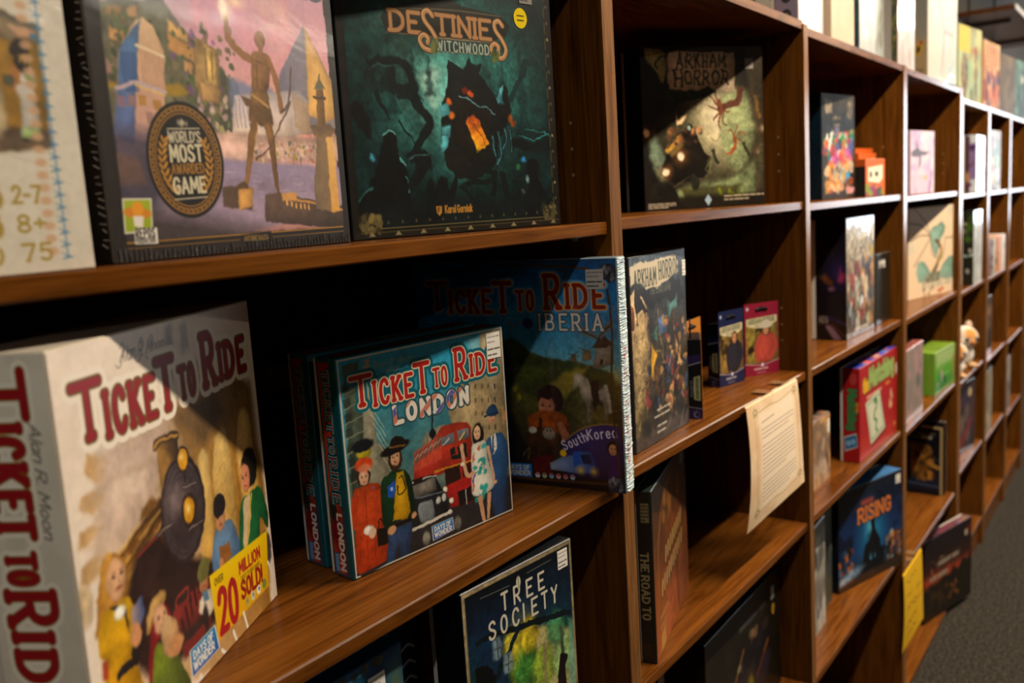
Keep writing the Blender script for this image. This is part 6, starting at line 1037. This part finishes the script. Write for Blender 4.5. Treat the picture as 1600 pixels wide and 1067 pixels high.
b = game_box('board_game', 'dark green spined THE ROAD TO game box with an orange cover, standing at the upright', (1.0728, .0107, -.6551, .2691, .2702, .0237, .2566), front=art_road(), left=art_road_side(), side='#10201e', gain=G['road'], mat='wrap')
b = game_box('board_game', 'near-black game box with a faint armoured figure and a yellow round sticker', (1.316, .05, -1.000, .02, .385, .09, .252), front=art_depths(), top=mono('#2c2018', .25), side='#15130e', gain=G['dark'])
sticker_part(b, .33, .200, .019, .026, seed=4, ink='#9a9084'); sticker_part(b, .342, .178, .017, .024, ink='#a87c00', name='round_sticker', label='round yellow sticker', round_=True)

# bay three
game_box('board_game', 'tall box crowded with bright cartoon creatures', (2.1186, .09, -.0215, -.164, .17, .06, .242), front=art_monsters(), left=mono('#0c2230', 4, 24), side='#1c2228', gain=G['misc'])
game_box('board_game', 'thin film-wrapped box edge next to the tall cartoon creature box', (1.749, .03, -.0215, 0, .016, .2, .25), front=mono('#8a7a68', 14), side='#6a5f50', mat='wrap')
for i, (B, lab) in enumerate((((2.385, .05, -.0215, -.16, .105, .03, .110), 'small orange card pack, the taller one behind'), ((2.315, .015, -.0215, -.155, .115, .028, .092), 'small orange and white card pack standing in front'))):
    t = thing('card_pack', lab, 'card pack', (B[0], B[1] + .03, B[2] + HZ), B[3], 'small orange packs'); m = MB(); w, d, h = B[4:]
    m.box(0, 0, 0, w, d, h, 0, inkc('#b8501c', G['misc']), .001); m.picture(art_candy(h / w), (.001, 0, h-.001), (w-.002, 0, 0), (0, 0, -(h-.002))); m.picture(mono('#2a2420', 2.4, 20), (0, d, h*.8), (0, -d, 0), (0, 0, -h*.8)); m.build('carton', MAT['card'], t)
    if i == 0: m = MB(); m.box(0, .008, h, w, .009, h + .012, 0, inkc('#c8581c', G['misc'])); m.build('hang_tab', MAT['card'], t)
b = game_box('board_game', 'film-wrapped box showing a dark AEG side and a pale front titled QUEST', (2.1187, .0374, -.349, -.0338, .2149, .0826, .2832), front=art_quest(), left=art_saga(), side='#1a1618', gain=G['quest'], mat='wrap')
sticker_part(b, .196, .222, .012, .04, seed=3); sticker_part(b, .196, .198, .012, .022, ink='#d9b000', name='round_sticker', label='round yellow sticker', round_=True)
b = game_box('board_game', 'small black box in a clear film sleeve right of the QUEST box', (2.372, .034, -.349, -.0412, .118, .018, .181), front=mono('#141610', 1.6), left=mono('#3a3a34', 8), side='#4a463e', mat='wrap'); sticker_part(b, .02, .145, .05, .018, seed=6)
b = game_box('board_game', 'red box with a green lettered title and a green dragon tile', (2.1574, .0199, -.6525, -.0182, .338, .0457, .2313), front=art_match(), left=art_match_side(), top=art_stripes(), side='#8a1218', gain=G['red'])
for i, (B, lab) in enumerate((((1.748, .04, -.6525, 0, .105, .07, .142), 'small smoky grey box against the upright'), ((1.9, .05, -.6525, 0, .125, .07, .155), 'small brown grey box beside the red dragon tile box'))):
    b = game_box('board_game', lab, B, front=art_pastel(31 + i, '#7a6250', ['#b49c84', '#4a3830', '#8a6a50', '#d9a05c'], None, asp=1.3, n=8, r=90), left=mono('#2a2420', 2), top=art_pastel(35 + i, '#3a302a', ['#b9683c', '#8a8078', '#1c1816'], None, asp=.6, n=10, r=70), side='#3a302a', group='small brown boxes by the red box')
    sticker_part(b, B[4] - .02, B[6] - .045, .014, .03, seed=i)
b = game_box('board_game', 'dark blue box titled RISING with a statue lit by cyan light', (2.1812, .079, -1.008, -.2979, .2941, .07, .262), front=art_rising(), top=mono('#3a6a9a', .3), side='#141c2a', gain=G['rising']); sticker_part(b, .262, .228, .022, .024, seed=5)
for i, (x, w, h, k, lab) in enumerate(((1.752, .27, .262, '#b4b0a4', 'pale spined box at the upright, lowest visible row of the bay'), (2.03, .12, .285, '#2a3a2a', 'dark green spined box next to the cyan statue box'))):
    game_box('board_game', lab, (x, .05 + .03*i, -1.008, .05, w, .06, h), front=art_pastel(41 + i, k, ['#1c2024', '#2a3440', '#5a564e'], None, asp=h/w, n=12, r=80, g='dark2'), top=mono('#4a443c', .4), side='#2a241e')

# bay four
game_box('board_game', 'lilac box with a dark flying bird on the cover', (2.93, .075, -.028, -.1671, .185, .05, .190), front=art_bird(), side='#b49aac', gain=G['misc2'])
b = game_box('board_game', 'cream WYRMSPAN box with a dragon on pale green leaf shapes', (2.9752, .0904, -.3573, -.2589, .297, .07, .2863), front=art_dragon(), side='#cdb496', gain=G['wyrm'])
game_box('board_game', 'pink and grey film-wrapped box with a pink top rim', (2.6306, .0204, -.669, -.0063, .2108, .08, .2115), front=art_pastel(51, '#8f8074', ['#5f6a60', '#8a7c74', '#b98a88'], None, asp=1, n=10, r=90, g='misc2'), top=mono('#a85a4c', .4), side='#c98a8a', gain=G['misc2'], mat='wrap')
game_box('board_game', 'tall tan and violet box standing behind the green box', (3.02, .16, -.669, .02, .24, .05, .292), front=art_pastel(53, '#7a6a8a', ['#b9a890', '#5a4a7a', '#a08c78'], None, asp=1.2, n=6, r=120, g='misc2'), side='#a08a64', gain=G['misc2'])
game_box('board_game', 'small cream box in front of the tall violet box', (2.905, .05, -.669, .1, .10, .03, .115), front=art_pastel(55, '#c9b48c', ['#b08a44', '#dcc8a4'], None, asp=1.1, n=5, r=90, g='misc2'), side='#b9a47c', gain=G['misc2'])
b = game_box('board_game', 'short bright green box with white vertical lettering', (3.0295, .0228, -.669, -.0687, .245, .1, .1383), front=art_green(), top=mono('#7a9a2c', .4), side='#5f8a24', gain=G['misc2'])
b = game_box('board_game', 'black box with cream worn edges and golden figures, against the upright', (3.222, .172, -1.057, -1.6, .142, .05, .252), front=art_titan(), side='#08090c', gain=G['titan'])
b = game_box('board_game', 'dark sunset box with a white and red round sticker, leaning out over the carpet', (2.9753, .0406, -1.4244, -.2612, .3379, .037, .2828), front=art_twins(), top=art_pastel(61, '#2a1822', ['#6a2c3a', '#8a6a54'], None, asp=.3, n=6, r=60, g='dark2'), side='#120c0e', gain=G['dark'])
sticker_part(b, .296, .238, .022, .022, ink='#b9a88c', name='round_sticker', label='round white and red sticker', round_=True); m = MB(); V = [(.307, -.0011, .249)] + [(.307 + .011*math.sin(a), -.0011, .249 + .011*math.cos(a)) for a in np.linspace(0, math.pi, 13)]; m.add(V, [[0, i+2, i+1] for i in range(12)], 0, inkc('#8a1c24')); m.build('sticker_half', MAT['paper'], b)
hung_note('paper_notice', 'bright yellow handwritten sheet taped to the lowest shelf edge', 2.49, 2.713, -1.056, .225, art_yellow_note(), MAT['paper'], inkc('#b98c10', G['note2']), .55, 0)

# top of the bookcases
TOP = [('film-wrapped lilac box with dark round eyes on its spine, first upright top', (1.7874, .03, .312, .05, .185, .053, .28), '#d2c0c4', ['#b9a8c0', '#e4d4cc', '#a8b4c4'], 'eyes', 'satin'),
 ('dark brown box beside the lilac box on the bookcase top', (1.56, .10, .312, .02, .2, .06, .28), '#2c1c16', ['#4a2c20', '#1c120e'], None, 'satin'),
 ('plain cream box next to the skull spined box', (1.9982, .03, .303, .0, .17, .05, .28), '#ecd4b8', ['#e4c8a8'], None, 'matte'),
 ('navy box with white skull faces down its spine', (2.25, .04, .303, .025, .25, .065, .28), '#a8aaa0', ['#cfe0dc', '#8a8272', '#b9c4c0'], 'skulls', 'satin'),
 ('film-wrapped rose white box with a mottled green spine', (2.5323, .02, .303, .03, .22, .018, .28), '#e4ccbc', ['#f0e0d8', '#c9b0a4'], 'moss', 'wrap'),
 ('pale pastel box with a yellow bird on its grey spine', (2.89, .02, .2996, -.10, .28, .05, .29), '#e8dcc8', ['#c8dcc8', '#d9c8d8', '#b9c8d9'], 'bird', 'wrap'),
 ('green box with a yellow label and brown insects', (3.5331, .05, .2721, -.1151, .27, .06, .27), '#a8b894', ['#8fb890', '#c9c484', '#8a7a54'], 'bugs', 'matte'),
 ('orange brown box with a crowd of red figures', (3.9584, .035, .2721, -.0691, .27, .06, .262), '#cf9a64', ['#a8643c', '#d9b484'], 'crowd', 'matte'),
 ('dark brown film-wrapped box on the far bookcase top', (4.3032, .025, .2760, -.08, .27, .06, .24), '#5c4a34', ['#7a6444', '#4a3a2a'], None, 'matte'),
 ('dark teal film-wrapped box, farthest on the bookcase top', (4.7087, .02, .27, -.0921, .27, .06, .26), '#4a6a60', ['#7aa090', '#2a3a38'], 'spot', 'matte')]
for i, (lab, B, base, inks, extra, mat) in enumerate(TOP):
    f = art_pastel(70 + i, base, inks, None, asp=B[6] / B[4], n=5 if extra in (None, 'eyes', 'bird', 'moss') else 9, r=80, g='top'); l = None
    if extra == 'eyes':
        l = Cv(5, 46, '#a894a8', G['top']); l.cloud('#9a94a8', 900, .4, .7, .8, 3)
        for k in range(7): l.ell(480, 700 + k*640, 210, 210, '#22222c', 30); l.ell(500, 700 + k*640, 110, 130, '#7a786c', 30)
    elif extra == 'skulls':
        l = Cv(4.3, 54, '#141c3a', G['top']); l.cloud('#1f6a6a', 700, .5, .7, .8, 4); l.cloud('#3a1c4a', 600, .5, .7, .7, 8)
        for k in range(7): l.ell(480, 380 + k*560, 170, 210, '#d2c8d0', 30); l.ell(420, 350 + k*560, 40, 50, '#3a3a44', 16); l.ell(540, 350 + k*560, 40, 50, '#3a3a44', 16)
    elif extra == 'moss': l = Cv(12, 30, '#2c3418', G['top']); l.crowd(100, 200, 900, 11800, 60, ['#8a7a24', '#1c2414', '#4a5a24'], 200, 3, 60)
    elif extra == 'bird':
        l = Cv(5.8, 50, '#b49a74', G['top']); l.stops((0, '#8a8c8a'), (3300, '#9a9686'), (3700, '#b49c74')); l.ell(440, 4000, 200, 420, '#d9a81c', 40, rot=.3); l.ell(560, 3680, 110, 120, '#b9442c', 30); l.ell(380, 4050, 110, 200, '#2a2418', 40, rot=.3); l.rows(300, 5150, 700, 5400, 2, '#8a7454', 120)
        f.line([(350, 200), (520, 520), (430, 960)], 26, '#d9929a', smooth=True, soft=8); f.line([(520, 500), (860, 520)], 40, '#cfb4a8', soft=14); f.line([(520, 520), (540, 950)], 14, '#d9a0a8', soft=6)
    elif extra == 'bugs':
        f.poly([(0, 0), (480, 0), (480, 330), (0, 330)], '#d2bc4c', 6)
        for k, (x, y, r) in enumerate(((250, 600, 150), (740, 350, 60), (760, 560, 60), (740, 760, 60), (240, 850, 70), (560, 880, 60))): f.ell(x, y, r, r*1.7, '#7a6650', 20, .9, tex=.5)
        f.ell(700, 280, 50, 50, '#b94a3c', 10)
    elif extra == 'crowd': f.crowd(60, 420, 940, 950, 60, ['#8a2c24', '#c8643c', '#3a3a5a', '#d9a070', '#6a1c1c'], 80, 4, 12); f.rows(100, 60, 900, 380, 5, '#b4744c', 40)
    elif extra == 'spot': f.ell(560, 300, 60, 60, '#e8c4b0', 16)
    game_box('board_game', lab, B, front=f, left=l, side=base, gain=G['top'], mat=mat)

# far bookcase
FAR = [('purple game box with a pale glossy front, top row of the far bookcase', (3.645, .006, -.041, 0, .18, .047, .205), '#3a2438', ['#6a2c6a', '#b98a5c', '#1c1420'], '#c9d4dc', 'wrap'),
 ('dark colourful box with a green and white top corner, far bookcase', (3.985, .012, -.042, -.05, .2, .06, .235), '#3a3038', ['#2a6a3c', '#c8c4b8', '#a8642c', '#b49a80'], '#241c20', 'card'),
 ('dark green box with a shining white front, second row of the far bookcase', (3.60, .006, -.374, .01, .2, .041, .27), '#c4c4bc', ['#dcdcd4', '#a8a49a'], '#141a10', 'wrap'),
 ('white spined box standing at the far end of the second row', (4.475, .02, -.39, 0, .06, .15, .27), '#c4ccd4', ['#dfe4ea', '#aab4c0'], '#aab4c0', 'wrap'),
 ('box with a dark crowd picture and a green badge, third row of the far bookcase', (3.99, .05, -.709, -.12, .2, .06, .235), '#4a3a30', ['#1c1a1c', '#6a4a34', '#8a6a4c'], '#4a3020', 'wrap'),
 ('dark purple box with a red banner, fourth row of the far bookcase', (3.50, .05, -1.01, -.1295, .25, .06, .27), '#1c141c', ['#3a2040', '#4a2c24', '#6a5a4c'], '#120c12', 'wrap'),
 ('thin dark spined box with a cream front, fourth row of the far bookcase', (3.94, .010, -1.03, .03, .22, .02, .262), '#8f8672', ['#a89c84', '#6a6454'], '#0e100c', 'card'),
 ('thin navy spined box with a grey front, fourth row at the far end', (4.49, .015, -1.06, 0, .2, .012, .25), '#7a7870', ['#9a968a', '#5a4a5a'], '#101430', 'card'),
 ('narrow brown grey box in the third row at the far end', (4.50, .05, -.724, 0, .12, .02, .23), '#6a5a4c', ['#8a7464', '#4a3c34'], '#5a4a40', 'card')]
for i, (lab, B, base, inks, side, mat) in enumerate(FAR):
    f = art_pastel(90 + i, base, inks, None, asp=B[6] / B[4], n=16, r=90, g='far'); asp = B[6] / (B[5]*.86)
    l = Cv(asp, 40, side, G['far']); l.crowd(100, 200, 900, 900*asp, 12, inks + [side], 180, i, 30)
    if i == 0: l.poly([(0, 0), (420, 0), (420, 1000*asp), (0, 1000*asp)], '#4a2c34', 60); l.ell(620, 2300, 120, 420, '#c9b8a0', 50); l.ell(240, 3700, 140, 500, '#b98a4c', 50); l.poly([(430, 700), (950, 700), (950, 3900), (430, 3900)], '#4a1c6a', 120, .6)
    if i == 2: l.crowd(300, 300, 900, 3000, 14, ['#3a5a14', '#2a3a14'], 260, 4, 60); l.ell(150, 1300, 180, 120, '#a8a090', 30); l.ell(250, 4600, 300, 130, '#8aa8a0', 40)
    if i == 4: f.ell(560, 250, 60, 60, '#1f8a3c', 10); f.ell(500, 170, 150, 60, '#c9b8a0', 16)
    if i == 5: f.poly([(120, 980), (800, 560), (860, 640), (240, 1060)], '#7a1c24', 20); f.ell(760, 180, 90, 70, '#b9a880', 12); f.ell(150, 560, 120, 260, '#8a7c68', 30, .8)
    if i == 6: l.ell(500, 1500, 260, 900, '#a8201c', 80); l.ell(500, 4500, 300, 1500, '#2a4a1c', 80)
    game_box('board_game', lab, B, front=f, left=l, side=side, gain=G['far'], mat=mat)
for i, (x, k, lab) in enumerate(((3.94, '#6a2c1c', 'dark red slim deck box, first of the row in the far bookcase'), (4.06, '#a8a090', 'grey slim deck box, second of the row in the far bookcase'), (4.18, '#c8782c', 'orange slim deck box with dark spots, third of the row in the far bookcase'), (4.31, '#d9ccc4', 'whitish slim deck box, last of the row in the far bookcase'))):
    c = Cv(2.2, 40, k, G['far']); c.crowd(100, 150, 900, 2100, 10, ['#2a1814', hx(k)*.6, hx(k)*1.1], 120, 20 + i, 20)
    l = Cv(2, 30, k, G['far']); l.crowd(100, 150, 900, 1900, 8, ['#2a1814', hx(k)*.6], 140, 30 + i, 20)
    game_box('deck_box', lab, (x, .006, -.381, 0, .07, .075, .150), front=c, left=l, side=k, gain=G['far'], cat='card box', group='slim deck boxes in the far bookcase')

# two soft toys
def soft_toy(x, y, z, s, rz, label):
    t = thing('soft_toy', label, 'soft toy', (x, y, z + HZ), rz, 'white and orange soft toys')
    m = MB(); m.ball((0, 0, .041*s), (.038*s, .034*s, .040*s), col=inkc('#dcd4ca')); m.build('body', MAT['cloth'], t, True)
    def fn(d):
        a = max(0, min(1, (-d[1]*.85 + d[2]*.45 - .74) * 7)); return inkc('#dcd0c4') * (1-a) + inkc('#c88a48') * a
    m = MB(); m.ball((0, -.012*s, .092*s), (.042*s, .038*s, .036*s), col=inkc('#dcd0c4'), fn=fn); h = m.build('head', MAT['cloth'], t, True)
    for k in (-1, 1):
        m = MB(); m.ball((k*.016*s, -.047*s, .092*s), (.006*s, .005*s, .006*s), 10, 8, col=inkc('#100c0a')); m.build('eye', MAT['satin'], h, True)
        m = MB(); m.ball((k*.026*s, -.002*s, .126*s), (.011*s, .008*s, .015*s), 10, 8, col=inkc('#c9b09a')); m.build('ear', MAT['cloth'], h, True)
        m = MB(); m.ball((k*.02*s, -.028*s, .0095*s), (.012*s, .018*s, .009*s), 12, 8, col=inkc('#c9a47a')); m.build('foot', MAT['cloth'], t, True)
    m = MB(); m.ball((0, -.050*s, .083*s), (.009*s, .008*s, .007*s), 10, 8, col=inkc('#b9743c')); m.build('muzzle', MAT['cloth'], h, True)
soft_toy(3.46, .045, -.690, 1.0, -.9, 'smaller white and orange soft toy on the left, far bookcase')
soft_toy(3.66, .055, -.690, 1.25, -.7, 'larger white and orange soft toy on the right, far bookcase')
# wall-mounted board above the far bookcase
t = thing('wall_shelf', 'brown board with window glare painted on its front edge, mounted on the wall above the far boxes', 'shelf', (5.49, .12, HZ + .873))
m = MB(); m.box(0, .002, 0, 1.6, .28, .022, 0, bev=.001); m.build('board', MAT['woodx'], t)
m = MB(); m.box(0, -.002, -.001, 1.6, .002, .023); m.build('front_edge', simple('window_glare_edge', (.75, .72, .68), .4, .5), t)  # strip painted white for the window's reflection along the board
for x in (.35, 1.25):
    m = MB(); m.box(x, .27, -.2, x+.02, .28, .35); m.box(x, .06, -.014, x+.012, .275, 0); m.build('bracket', simple('black_bracket', (.02, .02, .02), .5, .4), t)
